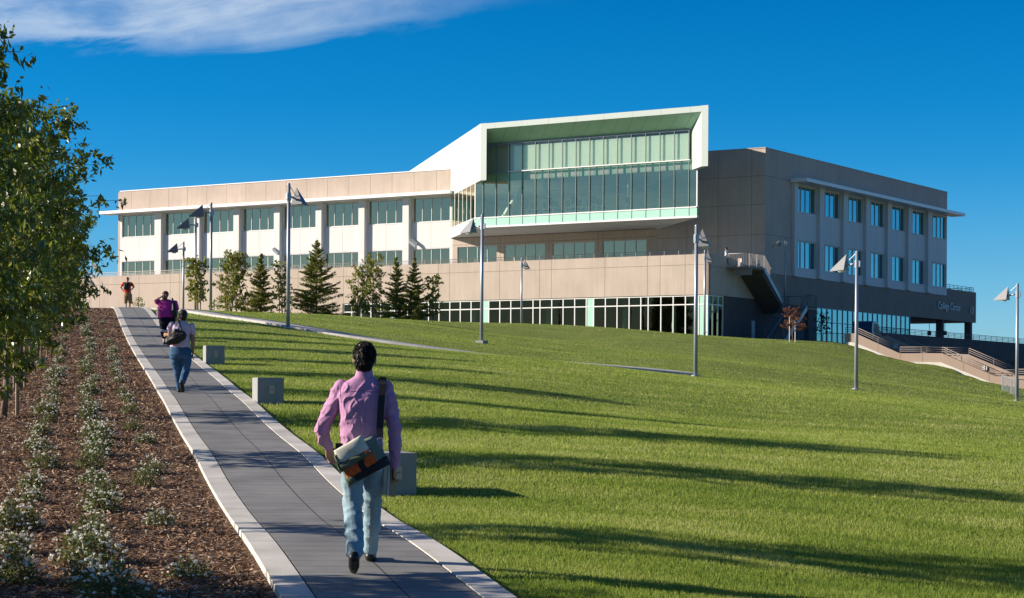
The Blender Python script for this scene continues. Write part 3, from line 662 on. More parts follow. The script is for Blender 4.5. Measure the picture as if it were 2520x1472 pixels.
# ---------------------------------------------------------------- railings
def railing(root,pts,hts,m,spacing=1.3,pr=.022,rr=.02,pickets=None,top=None):
    """bars at heights hts following pts, posts as parts; coordinates local to root"""
    H=max(hts)
    for i,h in enumerate(hts):
        mb=MB(); mb.path([(p[0],p[1],p[2]+h) for p in pts],rr if h<H else rr*1.3,6); mb.build('rail' if h<H else 'top_rail',m,root,True)
    proto=None
    for i in range(len(pts)-1):
        a=Vector(pts[i]);b=Vector(pts[i+1]); n=max(1,round((b-a).length/spacing))
        for k in range(n+(1 if i==len(pts)-2 else 0)):
            q=a.lerp(b,k/n)
            if proto is None:
                mb=MB(); mb.tube((0,0,0),(0,0,H),pr,n=6); proto=mb.build('post',m,root); o=proto
            else: o=dup(proto,parent=root)
            o.location=q
        if pickets:
            mb=MB(); n2=max(2,int((b-a).length/pickets))
            for k in range(n2): q=a.lerp(b,(k+.5)/n2); mb.tube(q+Vector((0,0,hts[0])),q+Vector((0,0,H-.02)),.011,n=4,caps=False)
            mb.build('picket_panel',m,root)
def kthing(name,label,cat,group=None): return thing(name,label,cat,KL,KA,group)
r=kthing('railing','long pale metal railing on top of the terrace wall','railing')
railing(r,[(-96,.15,11.9),(-.15,.15,11.9)],[.08,.2,.36],'rail',1.35)
r=kthing('railing','metal railing on the roof terrace at the far end of the east wing','railing')
railing(r,[(-.2,53.9,11.67),(-.2,62.3,11.67),(-8,62.3,11.67)],[.12,.3,.48],'rail_dk',1.25)
# terrace wall on the east with its rail
r=kthing('retaining_wall','long dark retaining wall with a railing running off to the right','wall')
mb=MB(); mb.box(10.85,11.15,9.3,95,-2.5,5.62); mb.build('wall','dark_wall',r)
railing(r,[(11.0,9.3,5.62),(11.0,95,5.62)],[.1,.22,.34,.46],'rail_dk',1.6)
r=kthing('guard_fence','dark picket guard fence at the top of the lawn left of the concrete stairs','fence')
railing(r,[(4.9,6.0,4.4),(9.35,6.0,4.4)],[.1,1.06],'rail_dk',1.5,pickets=.14)
# ---------------------------------------------------------------- steel staircase on the east face
s=kthing('metal_staircase','dark outdoor metal staircase with two flights on the side of the terrace','staircase')
def flight(a0,a1,p,q,n):  # p,q=(b,z) ; treads between a0,a1
    mb=MB()
    for k in range(n):
        b=p[0]+(q[0]-p[0])*(k+.5)/n; z=p[1]+(q[1]-p[1])*(k+1)/n; db=abs(q[0]-p[0])/n
        mb.box(a0,a1,b-db/2-.01,b+db/2+.01,z-.02,z+.03); mb.box(a0,a1,(b+db/2-.02) if q[0]>p[0] else b+db/2-.02,b+db/2+.005,z-(.2 if 0 else .0),z+abs(q[1]-p[1])/n)
    mb.build('steps','rail_dk',s)
    for a in (a0,a1):
        mb=MB(); t=.05; mb.extr([(a-t,p[0],p[1]+.16),(a-t,q[0],q[1]+.16),(a-t,q[0],q[1]-.26),(a-t,p[0],p[1]-.26)],(2*t,0,0)); mb.build('stringer','steel',s)
mb=MB(); mb.box(0.02,2.1,3.3,6.1,10.85,11.02); mb.build('landing','tan_dk',s)
mb=MB(); mb.box(0.6,2.1,3.45,3.75,10.3,10.845); mb.build('beam','tan_dk',s)
mb=MB(); mb.extr([(.05,5.9,10.8),(.05,10.3,7.55),(.05,10.3,7.4),(.05,5.9,10.3)],(2.0,0,0)); mb.build('flight_underside','dark_wall',s)
flight(.1,2.05,(6.1,11.0),(10.3,7.85),17)
mb=MB(); mb.box(0.02,4.15,10.3,12.2,7.68,7.85); mb.build('landing','tan_dk',s)
flight(2.35,4.05,(10.3,7.85),(5.6,4.65),17)
mb=MB(); mb.box(3.75,4.05,10.6,10.9,3.5,7.67); mb.build('post','dark_wall',s); mb=MB(); mb.box(3.2,3.5,11.7,12.0,3.5,7.67); mb.build('post','dark_wall',s)
for pts in ([(.1,3.35,11.02),(2.05,3.35,11.02),(2.05,6.1,11.02),(2.05,10.3,7.85)],[(2.35,10.3,7.85),(2.35,5.6,4.65)],[(4.08,5.6,4.65),(4.08,10.3,7.85),(4.08,12.15,7.85),(.1,12.15,7.85)]):
    railing(s,pts,[.1,1.08],'rail' if pts[0][2]>10 else 'rail_dk',1.4,pickets=.15)
# ---------------------------------------------------------------- concrete stairs down the lawn
s=kthing('concrete_stairs','long taupe outdoor stairs with low side walls and metal rails descending right across the lawn','staircase')
M['rail_st']=mat('stair_rail_paint',(.26,.22,.20),.55,var=.05,spec=.3); M['stair_tan']=mat('stair_stucco',(.36,.28,.225),.92,var=.06,scale=.6,bump=.2,bscale=30,spec=.15)
nt_=[(9.4,5.46),(10.33,5.45),(14.14,3.8),(17.7,3.78),(22.1,1.95),(24.5,1.93)]
def wallprof(b0,b1,top,bot,name,m):
    mb=MB()
    for i in range(len(top)-1):
        (a0,z0),(a1,z1)=top[i],top[i+1]
        mb.extr([(a0,b0,z0),(a1,b0,z1),(a1,b0,bot),(a0,b0,bot)],(0,b1-b0,0))
    o=mb.build(name,m,s); return o
wallprof(6.0,6.3,nt_,-1.5,'side_wall','stair_tan')
mb=MB()
for a in (14.2,12.3,16.1,19.5,21.6): 
    zt=np.interp(a,[p[0] for p in nt_],[p[1] for p in nt_]); mb.box(a-.015,a+.015,5.994,6.0,-1,zt-.02)
mb.build('joint','joint',s)
mb=MB(); ft=[(9.5,4.78),(10.4,4.66),(14.3,3.10),(17.7,3.05),(22.2,1.30),(23,1.25)]
for i in range(5): (a0,z0),(a1,z1)=ft[i],ft[i+1]; mb.extr([(a0,5.9,z0),(a1,5.9,z1),(a1,5.9,z1-2),(a0,5.9,z0-2)],(0,.09,0))
mb.build('footing','concrete_lt',s)
ftp=[(11.15,5.33),(11.8,5.33),(15.2,3.88),(18.8,3.75),(22.9,2.05),(25,2.0)]
wallprof(9.0,9.3,ftp,-1.5,'side_wall','stair_tan')
mb=MB(); mb.box(10.75,11.2,8.9,9.35,3,5.72); mb.build('pillar','stair_tan',s)
prof=[(9.9,4.62),(10.6,4.62),(14.3,2.95),(17.9,2.9),(22.3,1.1),(25,1.05)]
mb=MB()
for i in range(5):
    (a0,z0),(a1,z1)=prof[i],prof[i+1]; n=max(1,round((z0-z1)/.16))
    for k in range(n): A0=a0+(a1-a0)*k/n;A1=a0+(a1-a0)*(k+1)/n; z=z0+(z1-z0)*(k+.5)/n; mb.box(A0,A1,6.3,9.0,-1.5,z)
mb.build('steps','concrete',s)
for tp,b,hs_ in ((nt_,6.15,[.17,.33,.5]),(ftp,9.15,[.17,.33,.5])):
    railing(s,[(a,b,z) for a,z in tp],hs_,'rail_st',2.2)
railing(s,[(a,8.8,z) for a,z in prof[1:5]],[.5,.9],'rail_st',2.5)
for a in (12.6,14.9,20.2,22.6):
    zz=float(np.interp(a-.6,[p[0] for p in ftp],[p[1] for p in ftp]))-.95
    mb=MB(); 
    for k in range(2): mb.box(a-.19,a+.19,8.9,8.995,zz+k*.19,zz+.16+k*.19)
    mb.build('step_light','white_m',s)
# ---------------------------------------------------------------- wall signs
def text_obj(body,size,ext,m,name='letters'):
    cu=bpy.data.curves.new(name,'FONT'); cu.body=body; cu.size=size; cu.extrude=ext; cu.resolution_u=3
    t=bpy.data.objects.new('tmp',cu); COL.objects.link(t); bpy.context.view_layer.update()
    me=bpy.data.meshes.new_from_object(t.evaluated_get(bpy.context.evaluated_depsgraph_get())); bpy.data.objects.remove(t)
    me.name=name; me.materials.clear(); me.materials.append(M[m]); o=bpy.data.objects.new(name,me); COL.objects.link(o); return o
M['letter']=mat('letter_metal',(.30,.33,.38),.35,metal=.3,var=.05,spec=.6)
def wsign(body,b,z,w,h,label):
    r=thing('building_sign',label,'sign',KW(.09,b,z),KA+math.pi/2)
    o=text_obj(body,1.0,.05,'letter'); xs=[v.co.x for v in o.data.vertices]; ys=[v.co.y for v in o.data.vertices]
    sx=w/(max(xs)-min(xs)); sy=h/(max(ys)-min(ys)); x0=min(xs);y0=min(ys)
    for v in o.data.vertices: x,y,z_=v.co; v.co=((x-x0)*sx,-z_,(y-y0)*sy)
    o.data.flip_normals() if False else None
    o.parent=r; return r
wsign('College Center',51.0,9.22,6.5,1.0,'raised metal letters reading College Center on the dark slab edge')
wsign('10',60.4,9.25,1.0,.78,'raised metal number 10 at the end of the dark slab edge')
# ---------------------------------------------------------------- wall lights, hanging sign, small things at the building
def wall_light(a,z,lab):
    r=thing('wall_light',lab,'wall light',KW(a,10.5-.02,z),KA,'angled floodlights on the white wall')
    mb=MB(); mb.box(-.18,.18,-.12,0,-.1,.12); mb.build('bracket','frame',r)
    mb=MB(); mb.extr([(-.25,-.1,.25),(.28,-.1,-.2),(.28,-.55,-.42),(-.25,-.75,.05)],(0,.0,.28)); mb.build('housing','frame',r)
wall_light(-53.7,14.55,'angled white floodlight on the white wall left of the tall spruce top')
wall_light(-36.9,14.75,'angled white floodlight on the white wall near the tan corner')
r=thing('hanging_sign','dark sign board hanging from the soffit beneath the slab','sign',KW(-7,56,0),KA)
mb=MB(); mb.box(-1.9,1.1,-.1,.1,7.0,7.45); mb.build('board','black',r); mb=MB(); mb.box(-2.4,.6,-.1,.1,6.75,6.98); mb.build('board','black',r)
for x in (-2.3,-1.4,-.5,.3,1.0): mb=MB(); mb.tube((x,0,7.4 if x>-2 else 6.9),(x,0,8.42),.03,n=5); mb.build('hanger','black',r)
for dx in (-1.15,.55):
    r=thing('bracket_lamp','small dark box lamp on the %s side of the front pier under the slab'%('left' if dx<0 else 'right'),'lamp',KW(-.62+dx,53.5,6.9),KA,'box lamps on the pier')
    mb=MB(); mb.box(-.18,.18,-.12,.12,-.1,.35); mb.build('box','black',r); mb=MB(); mb.tube((0,0,.3),(0,0,1.5),.03,n=5); mb.build('rod','black',r)
# ---------------------------------------------------------------- chairs in the glass hall
def make_chair():
    r=thing('side_chair','','chair')
    mb=MB(); mb.box(-.24,.24,-.24,.24,.42,.47); mb.build('seat','rail_dk',r)
    mb=MB(); mb.extr([(-.24,.22,.62),(.24,.22,.62),(.24,.30,.98),(-.24,.30,.98)],(0,.035,0)); mb.build('backrest','rail_dk',r)
    for x in (-.24,.24):
        for (y0,y1,z1) in ((-.2,-.3,.44),(.2,.3,.7)):
            mb=MB(); mb.tube((x,y1,0),(x,y0,z1),.028,n=6); mb.build('leg','white_m',r)
    return r
ch0=make_chair(); regkids(ch0); cs=[-22.3,-20.9,-19.5,-18.4,-17.2,-16.2,-14.9,-13.9,-12.8,-11.8,-8.9,-20.2,-17.8,-15.4,-13.3]
for i,a in enumerate(cs):
    loc=KW(a,2.75 if i<11 else 4.4,15.82 if i<11 else 15.82)
    o=ch0 if i==0 else dup(ch0); o.location=loc; o.rotation_euler=(0,0,KA+math.pi+random.uniform(-.35,.35))
    o.scale=(1.15,1.15,1.35) if i<11 else (1.15,1.15,1.9)
    o['group']='chairs behind the glass front'; o['label']=('%s chair from the left, pale legged, right behind the hall glass'%('first second third fourth fifth sixth seventh eighth ninth tenth last'.split()[i])) if i<11 else '%s chair from the left in the second row inside the hall'%('first second third fourth'.split()[i-11])
# ---------------------------------------------------------------- vegetation
def leafmat(name,cols,trans=.35,rough=.5,spec=.35):
    m,n,l,p=newmat(name); out=n['Material Output']
    p.inputs['Roughness'].default_value=rough; p.inputs['Specular IOR Level'].default_value=spec
    g=n.new('ShaderNodeNewGeometry'); r=n.new('ShaderNodeValToRGB'); l.new(g.outputs['Random Per Island'],r.inputs[0])
    els=r.color_ramp.elements
    while len(els)<len(cols): els.new(.5)
    for i,c in enumerate(cols): els[i].position=i/(len(cols)-1)
    for i,c in enumerate(cols): els[i].color=tuple(c)+(1,)
    l.new(r.outputs[0],p.inputs['Base Color'])
    if trans:
        tl=n.new('ShaderNodeBsdfTranslucent'); hv=n.new('ShaderNodeHueSaturation'); hv.inputs['Value'].default_value=1.5; hv.inputs['Saturation'].default_value=1.1; l.new(r.outputs[0],hv.inputs['Color']); l.new(hv.outputs[0],tl.inputs[0])
        mi=n.new('ShaderNodeMixShader'); mi.inputs[0].default_value=trans; l.new(p.outputs[0],mi.inputs[1]); l.new(tl.outputs[0],mi.inputs[2]); l.new(mi.outputs[0],out.inputs[0])
    return m
M['leaf_near']=leafmat('pear_leaves',[(.06,.10,.014),(.115,.16,.02),(.17,.21,.028),(.075,.11,.016),(.24,.25,.04)],.35,.33,.7)
M['leaf_young']=leafmat('sapling_leaves',[(.13,.16,.03),(.20,.22,.04),(.26,.25,.07),(.15,.16,.035)])
M['needle']=leafmat('conifer_needles',[(.11,.14,.028),(.20,.22,.04),(.30,.29,.06),(.11,.13,.028)],.2)
M['leaf_red']=leafmat('autumn_leaves',[(.14,.05,.03),(.20,.08,.04),(.10,.04,.03)],.3)
M['leaf_dkred']=leafmat('purple_leaves',[(.04,.02,.02),(.07,.03,.025),(.03,.03,.02)],.2)
M['shrub_leaf']=leafmat('alyssum_leaves',[(.06,.085,.02),(.11,.13,.04),(.15,.16,.06),(.07,.10,.04)],.25)
M['blossom']=leafmat('white_blossom',[(.72,.72,.64),(.82,.82,.76),(.6,.6,.5)],.2,.8,.1)
M['grass_blade']=leafmat('grass_blades',[(.10,.15,.025),(.16,.21,.035),(.22,.26,.06),(.12,.16,.03),(.30,.29,.10)],.35,.7,.15)
def grass_patch():
    m=M['grass_blade']; n=m.node_tree.nodes; l=m.node_tree.links; r=[x for x in n if x.type=='VALTORGB'][0]; g=[x for x in n if x.type=='NEW_GEOMETRY'][0]
    t=n.new('ShaderNodeTexCoord'); mp=n.new('ShaderNodeMapping'); mp.inputs['Scale'].default_value=(.35,.8,.5); l.new(t.outputs['Object'],mp.inputs[0])
    a=n.new('ShaderNodeTexNoise'); a.inputs['Scale'].default_value=.9; a.inputs['Detail'].default_value=6; a.inputs['Roughness'].default_value=.65; l.new(mp.outputs[0],a.inputs['Vector'])
    mr=n.new('ShaderNodeMapRange'); mr.inputs[1].default_value=.32; mr.inputs[2].default_value=.68; l.new(a.outputs[0],mr.inputs[0])
    q=n.new('ShaderNodeMath'); q.operation='MULTIPLY_ADD'; q.inputs[1].default_value=.5; l.new(mr.outputs[0],q.inputs[0])
    q2=n.new('ShaderNodeMath'); q2.operation='MULTIPLY'; q2.inputs[1].default_value=.5; l.new(g.outputs['Random Per Island'],q2.inputs[0]); l.new(q2.outputs[0],q.inputs[2]); l.new(q.outputs[0],r.inputs[0])
M['grass_blade']=leafmat('grass_blades',[(.075,.13,.025),(.15,.225,.04),(.24,.31,.06),(.37,.40,.12),(.58,.56,.30)],.35,.7,.15); grass_patch()
M['chip']=leafmat('bark_chips',[(.10,.055,.032),(.24,.14,.085),(.38,.245,.155),(.17,.10,.062),(.62,.50,.37)],0,.9,.1)
M['bark']=mat('young_bark',(.17,.12,.085),.9,scale=8,var=.3,bump=.5,bscale=20)
M['stake']=mat('wood_stake',(.30,.20,.125),.85,scale=6,var=.2,stretch=(3,3,.4))
def quads(name,V,mat_,parent=None,kind=None,smooth=False):
    """V (n,4,3) -> mesh of separate quads"""
    n=len(V); me=bpy.data.meshes.new(name); me.vertices.add(n*4); me.vertices.foreach_set('co',V.reshape(-1).astype(np.float32))
    me.loops.add(n*4); me.loops.foreach_set('vertex_index',np.arange(n*4)); me.polygons.add(n)
    me.polygons.foreach_set('loop_start',np.arange(0,n*4,4)); me.polygons.foreach_set('loop_total',np.full(n,4)); me.update(calc_edges=True)
    me.materials.append(M[mat_]); o=bpy.data.objects.new(name,me); COL.objects.link(o)
    if parent:o.parent=parent
    if kind:o['kind']=kind
    return o
def nrm(v): return v/np.maximum(np.linalg.norm(v,axis=-1,keepdims=True),1e-9)
def leaves(C,D,L_,Wd,rng,curl=.0):
    """leaf quads: centre C, direction D (n,3)"""
    n=len(C); D=nrm(D); R=nrm(np.cross(D,rng.normal(size=(n,3)))); Nn=np.cross(D,R)
    L_=L_*rng.uniform(.65,1.25,(n,1)); Wd=Wd*rng.uniform(.7,1.2,(n,1))
    b=C-D*L_*.5; t=C+D*L_*.5+Nn*L_*.12; m=C-D*L_*.05
    return np.stack([b,m+R*Wd*.5+Nn*Wd*.15,t,m-R*Wd*.5+Nn*Wd*.15],1)
def crown_tree(seed,H,R,base,nb,per,leafL,leafW,leafm,trunk_r=.05,droop=.6,up=.75,shape='pear',bark='bark',twig=.5,label='',stakes=2,name='pear_tree',cat='tree',wild=.25):
    rng=np.random.default_rng(seed); r=thing(name,label,cat)
    mb=MB(); pts=[(0,0,-.1)]; lean=rng.normal(0,.02,2)
    for i in range(1,9): z=H*.93*i/8; pts.append((lean[0]*z+rng.normal(0,.02),lean[1]*z+rng.normal(0,.02),z))
    rr=[trunk_r*(1-.85*i/8)+.004 for i in range(9)]; mb.path(pts,rr,8)
    P=np.array(pts); C=[];D=[]
    for k in range(nb):
        t=(k+rng.uniform(0,1))/nb; z0=base*.85+(H*.9-base*.85)*t**.9
        o=np.array([np.interp(z0,P[:,2],P[:,j]) for j in range(3)]); o[2]=z0
        az=k*2.399+rng.normal(0,.35); f=(z0-base*.85)/(H-base*.85)
        if shape=='pear': rad_=R*(math.sin(math.pi*min(1,(f*.80+.22)))**.8)*rng.uniform(.75,1+wild)
        elif shape=='cone': rad_=R*(1-f)**.85*rng.uniform(.75,1.12)+.08
        else: rad_=R*(1-.45*f)*rng.uniform(.6,1.15)
        u=up*(0.5+.9*f); d=np.array([math.cos(az),math.sin(az),u]); d/=np.linalg.norm(d)
        ln=rad_/max(.3,math.hypot(d[0],d[1])); 
        if shape!='cone': ln=min(ln,(H*1.03-z0)/max(.1,d[2]))
        n_=6; bp_=[o]
        for i in range(n_):
            dd=d+rng.normal(0,.13,3)+np.array([0,0,-.10*i if shape!='cone' else -.02*i]); dd/=np.linalg.norm(dd); bp_.append(bp_[-1]+dd*ln/n_)
        br=[max(.004,trunk_r*.32*(1-f*.6)*(1-i/(n_+1))) for i in range(n_+1)]
        mb.path([tuple(q) for q in bp_],br,5)
        Bp=np.array(bp_)
        for j in range(int(7*max(.5,ln))):
            s=rng.uniform(.18,1.0)**.8*n_; i=min(n_-1,int(s)); q=Bp[i]+(Bp[i+1]-Bp[i])*(s-i)
            td=nrm(rng.normal(size=3)+d*.8+np.array([0,0,.1])); tl=twig*rng.uniform(.4,1.1)*(1-.4*f)
            if rng.random()<.25: mb.tube(tuple(q),tuple(q+td*tl),.006,.003,4,caps=False)
            m=max(2,int(per*tl/twig))
            a=rng.uniform(0,1,(m,1)); C.append(q+td*tl*a+rng.normal(0,.045,(m,3))); D.append(td*.45+rng.normal(0,.5,(m,3))+np.array([0,0,-droop]))
    mb.build('trunk',bark,r,True)
    C=np.concatenate(C);D=np.concatenate(D)
    quads('crown',leaves(C,D,leafL,leafW,rng),leafm,r)
    for i in range(stakes):
        a=.3+math.pi*i; mb=MB(); mb.tube((.33*math.cos(a),.33*math.sin(a),-.2),(.33*math.cos(a),.33*math.sin(a),2.0),.035,n=7); mb.build('stake','stake' if leafm!='leaf_red' else 'concrete_lt',r)
    regkids(r); return r
def ontri(X,Y,dz=0): return (X,Y,hz(X,Y)+dz)
pears=[crown_tree(s_,5.9,1.32,1.4,84,30,.13,.052,'leaf_near',trunk_r=.06) for s_ in (3,14,25)]
Yl=[12.0,19.4,26.6,33.8,41.2,48.6,56,63.4,70.8,78.2,85.6]
plab=['near pear tree at the left frame edge, its crown cut off by the frame','pear tree reaching highest at the upper left, leaves against the cloud','staked pear tree with a crown reaching farthest right toward the white building','staked pear tree behind the foremost full crown on the left','staked pear tree in the middle of the row by the planting bed','staked pear tree in the far half of the row','small looking staked pear tree before the far terrace wall','staked pear tree near the crest of the slope','second last staked pear tree of the row at the crest','farthest pear tree of the row by the terrace wall','last pear tree of the row']
seen=set()
for i,Y in enumerate(Yl):
    X=PL(Y)-2.72+random.uniform(-.12,.12); p=pears[i%3]
    if i%3 in seen: o=dup(p)
    else: o=p; seen.add(i%3)
    sc=random.uniform(.94,1.08) if i!=3 else 1.04
    if i==0: X-=1.5
    if i==1: X-=.15
    o.location=ontri(X,Y); o.rotation_euler=(0,0,random.uniform(0,6.28)); o.scale=(sc,sc,sc); o['label']=plab[i]
    o.scale=(sc,sc,sc*.865) if i<4 else (sc*.82,sc*.82,sc*.80)
    if i==1: o.scale=(.66,.66,.93)
    if i==2: o.scale=(.80,.80,.86)
    if i==3: o.scale=(1,1,.92); o['group']='staked pear trees along the planting bed'
# low dense shade trees out to the left whose shadow crosses the foot of the path
bsh=[crown_tree(51,5.2,1.8,.3,80,24,.14,.07,'leaf_near',trunk_r=.08,stakes=0,name='shade_tree')]
for i,(X,Y) in enumerate(((-7.2,14.7),(-9.8,14.9),(-7.0,11.8))):
    o=bsh[0] if i==0 else dup(bsh[0]); o.location=ontri(X,Y); o.rotation_euler=(0,0,i*2.0); o.scale=(1,1,.68); o['label']=['farthest of the bushy shade trees outside the left frame edge','leftmost bushy shade tree outside the frame','nearest bushy shade tree outside the left frame edge'][i]; o['group']='shade trees left of frame'
# trees by the terrace wall
def place(t,x,Y,lab,grp=None,dz=-.1,sc=None,rz=0,yb=None):
    X=(x-1260)/FP*Y; t.location=(X,Y,hz(X,Y)+dz if yb is None else W(x,yb,Y)[2]); t['label']=lab
    if grp: t['group']=grp
    if sc: t.scale=(sc[0],sc[0],sc[1])
    t.rotation_euler=(0,0,rz); return t
def conifer(seed,H,R,label='',name='conifer'):
    rng=np.random.default_rng(seed); r=thing(name,label,'tree'); mb=MB(); mb.tube((0,0,-.1),(0,0,H),.07,.006,7)
    C=[];D=[]; z=.25
    while z<H*.97:
        f=z/H; nb=rng.integers(7,10)
        for k in range(nb):
            az=rng.uniform(0,6.28); ln=(R*(1-f)**.95)*rng.uniform(.5,1.3)+.05; el=-.05+.55*f+rng.normal(0,.1)
            d=np.array([math.cos(az)*math.cos(el),math.sin(az)*math.cos(el),math.sin(el)]); o=np.array([0,0,z+rng.uniform(-.08,.08)]); e=o+d*ln+np.array([0,0,.12*ln])
            mb.tube(tuple(o),tuple(e),.014,.004,4,caps=False)
            m=int(95*ln*(1.2-f*.5))+4; a=rng.uniform(.12,1.03,(m,1)); side=nrm(np.cross(d,[0,0,1.]))
            wd_=(.34*ln*(1-a*.75)+.02)
            C.append(o+(e-o)*a+side*rng.uniform(-1,1,(m,1))*wd_+rng.normal(0,.05,(m,3))*(1.1-f)+np.array([0,0,-.03])); D.append(d+side*rng.uniform(-.9,.9,(m,1))+rng.normal(0,.25,(m,3)))
        z+=rng.uniform(.2,.34)*(1-.35*f)
    mb.build('trunk','bark',r,True); C=np.concatenate(C);D=np.concatenate(D)
    quads('crown',leaves(C,D,.17,.06,rng),'needle',r); regkids(r); return r
g='young spruces in front of the terrace wall'
Yt=152
place(conifer(1,5.1,1.5),641,Yt,'spruce left of the lamp post by the lawn, narrow pale top shoot',g)
place(conifer(2,6.2,2.15),777,Yt,'broadest and tallest spruce, just right of the tall lamp post',g)
place(conifer(3,5.1,1.35),973,Yt,'slim spruce left of its twin before the ground floor windows',g)
place(conifer(4,5.0,1.35),1019,Yt,'slim spruce right of its twin, touching the ground floor windows',g)
g='young leafy trees in front of the terrace wall'
yt=dict(leafL=.19,leafW=.11,leafm='leaf_young',trunk_r=.045,shape='round',up=1.1,wild=.2,stakes=2,name='sapling',twig=.42)
sp=[(485,4.1,1.0,105,'thin sapling between the three lamp posts at the crest',5,30),(569,5.0,1.35,150,'leafiest sapling, left of the first spruce',6,56),(693,4.2,.8,150,'sapling squeezed between the spruce and the tall lamp post',7,26),(878,4.2,.85,150,'round-topped sapling left of the thin lamp post',8,28),(915,4.9,1.0,150,'taller sapling right of the thin lamp post',9,36),(1064,3.7,.85,152,'small sapling right of the two slim spruces',10,24)]
for x,H,R,Y,lab,sd,nb in sp:
    if Y<120: H,R=2.75,.62
    t=crown_tree(sd,H,R,.5,int(nb*1.5),12,**yt); place(t,x,Y,lab,g,rz=sd)
t=crown_tree(31,2.7,.85,1.0,26,10,.16,.09,'leaf_red',trunk_r=.03,shape='round',up=1.0,stakes=2,name='red_sapling',twig=.35); place(t,1949,159,'small red-leaved sapling between two pale stakes at the foot of the metal stairs',rz=.4,dz=0)
t=crown_tree(32,2.7,.7,1.0,22,10,.16,.09,'leaf_dkred',trunk_r=.03,shape='round',up=1.0,stakes=1,name='dark_sapling',twig=.35); t.location=KW(7.0,7.0,4.6); t['label']='dark purple-leaved sapling in front of the blue ground floor glazing'
# low plants on the slope by the far left wall and behind the crest
for i,(x,Y,s_) in enumerate(((340,108,.5),(182,100,.6),(150,92,.5),(525,112,.5))):
    t=crown_tree(60+i,s_*1.1,s_*.8,.05,12,8,.10,.05,'leaf_near',trunk_r=.015,shape='round',stakes=0,name='low_shrub',cat='shrub',twig=.2)
    place(t,x,Y,['small green shrub at the foot of the far terrace wall','low green shrub left of the bed crest','low green bush under the row of pear trees','small dark shrub at the foot of the second lamp post'][i],dz=0)
# ---------------------------------------------------------------- white flowering plants in three rows
def shrub(seed,n=420,nf=46,name='flowering_shrub'):
    rng=np.random.default_rng(seed); r=thing(name,'','flowering plant')
    u=rng.normal(size=(n,3)); u[:,2]=abs(u[:,2]); u=nrm(u); k=rng.uniform(.25,1,(n,1))**.6
    C=u*k*np.array([.25,.25,.27])*(1+.25*np.sin(u[:,:1]*7+seed))+np.array([0,0,.02]); D=u*.6+rng.normal(0,.7,(n,3))
    V1=leaves(C,D,.055,.022,rng); quads('foliage',V1,'shrub_leaf',r)
    mb=MB()
    for i in range(14): a=rng.uniform(0,6.28); mb.tube((0,0,0),(.2*math.cos(a),.2*math.sin(a),rng.uniform(.1,.3)),.005,.003,4,caps=False)
    mb.build('stem','bark',r)
    u=rng.normal(size=(nf,3)); u[:,2]=abs(u[:,2])+.15; u=nrm(u); Cf=u*np.array([.25,.25,.28])*rng.uniform(.9,1.12,(nf,1))*(1+.25*np.sin(u[:,:1]*7+seed))+np.array([0,0,.03])
    P=[];D=[]
    for c in Cf:
        m=11; v=rng.normal(size=(m,3)); v[:,2]=abs(v[:,2]); v=nrm(v); P.append(c+v*rng.uniform(.006,.02,(m,1))); D.append(v)
    P=np.concatenate(P);D=np.concatenate(D); T2=nrm(np.cross(D,rng.normal(size=D.shape)))
    quads('blossoms',leaves(P,T2,.020,.017,rng),'blossom',r); regkids(r); return r
shr=[shrub(101,620,52),shrub(102,520,38),shrub(103,600,62),shrub(104,420,12)]
rows=[(-.67,[16.4,20.0,23.8,25.1,29.2,31.5,34.8,37.6,39.8,43.5,46.5,49.0,51.5,54.0,59.5,66,73,81],'near the path edge'),
      (-1.33,[15.1,16.0,17.2,18.3,19.7,21.3,22.7,24.0,25.6,27.2,28.4,29.8,31.3,33.5,35.2,37.0,39.3,41.6,44.2,47,50,54,58.5,62,66.5,71,76,82],'in the middle row'),
      (-2.05,[16.1,17.8,19.6,22.0,23.4,25.7,28.1,30.2,32.8,34.4,36.9,39,42.2,45,48.2,52.6,57.4,62,68,74,80],'in the row by the tree stakes')]
used=set(); cnt=0
near_l={(-.67,0):'flowering plant nearest the bottom edge beside the pale path band',(-.67,1):'round flowering plant in full bloom standing alone in the sunlit mulch near the path',(-1.33,0):'largest white flowering clump in the shade at the bottom left',(-2.05,0):'flowering plant at the bottom left corner in the shade'}
ORD='first second third fourth fifth sixth seventh eighth ninth tenth eleventh twelfth thirteenth fourteenth fifteenth sixteenth seventeenth eighteenth nineteenth twentieth twenty-first twenty-second twenty-third twenty-fourth twenty-fifth twenty-sixth twenty-seventh twenty-eighth'.split()
ordw=['','second','third','fourth','fifth','sixth','seventh','eighth','ninth','tenth','eleventh','twelfth']
for s_,Ys,where in rows:
    for j,Y in enumerate(Ys):
        k=random.choice([0,0,1,2,2,3]) if Y>19 else random.choice([0,2])
        p=shr[k]
        if k in used: o=dup(p)
        else: o=p; used.add(k)
        X=PL(Y)+s_+random.uniform(-.1,.1); sc=random.uniform(.62,1.0)*(.95 if s_<-1 else .85)*(1.15 if Y<20 else 1)
        if s_==-1.33 and Y<19: sc*=1.2
        o.location=(X,Y,hz(X,Y)-.01); o.rotation_euler=(0,0,random.uniform(0,6.28)); o.scale=(sc,sc,sc*random.uniform(.85,1.15))
        lb=near_l.get((s_,j)) or 'white flowering plant %s, %s going uphill'%(where,ORD[j])
        o['label']=lb; o['group']='white flowering plants %s'%where
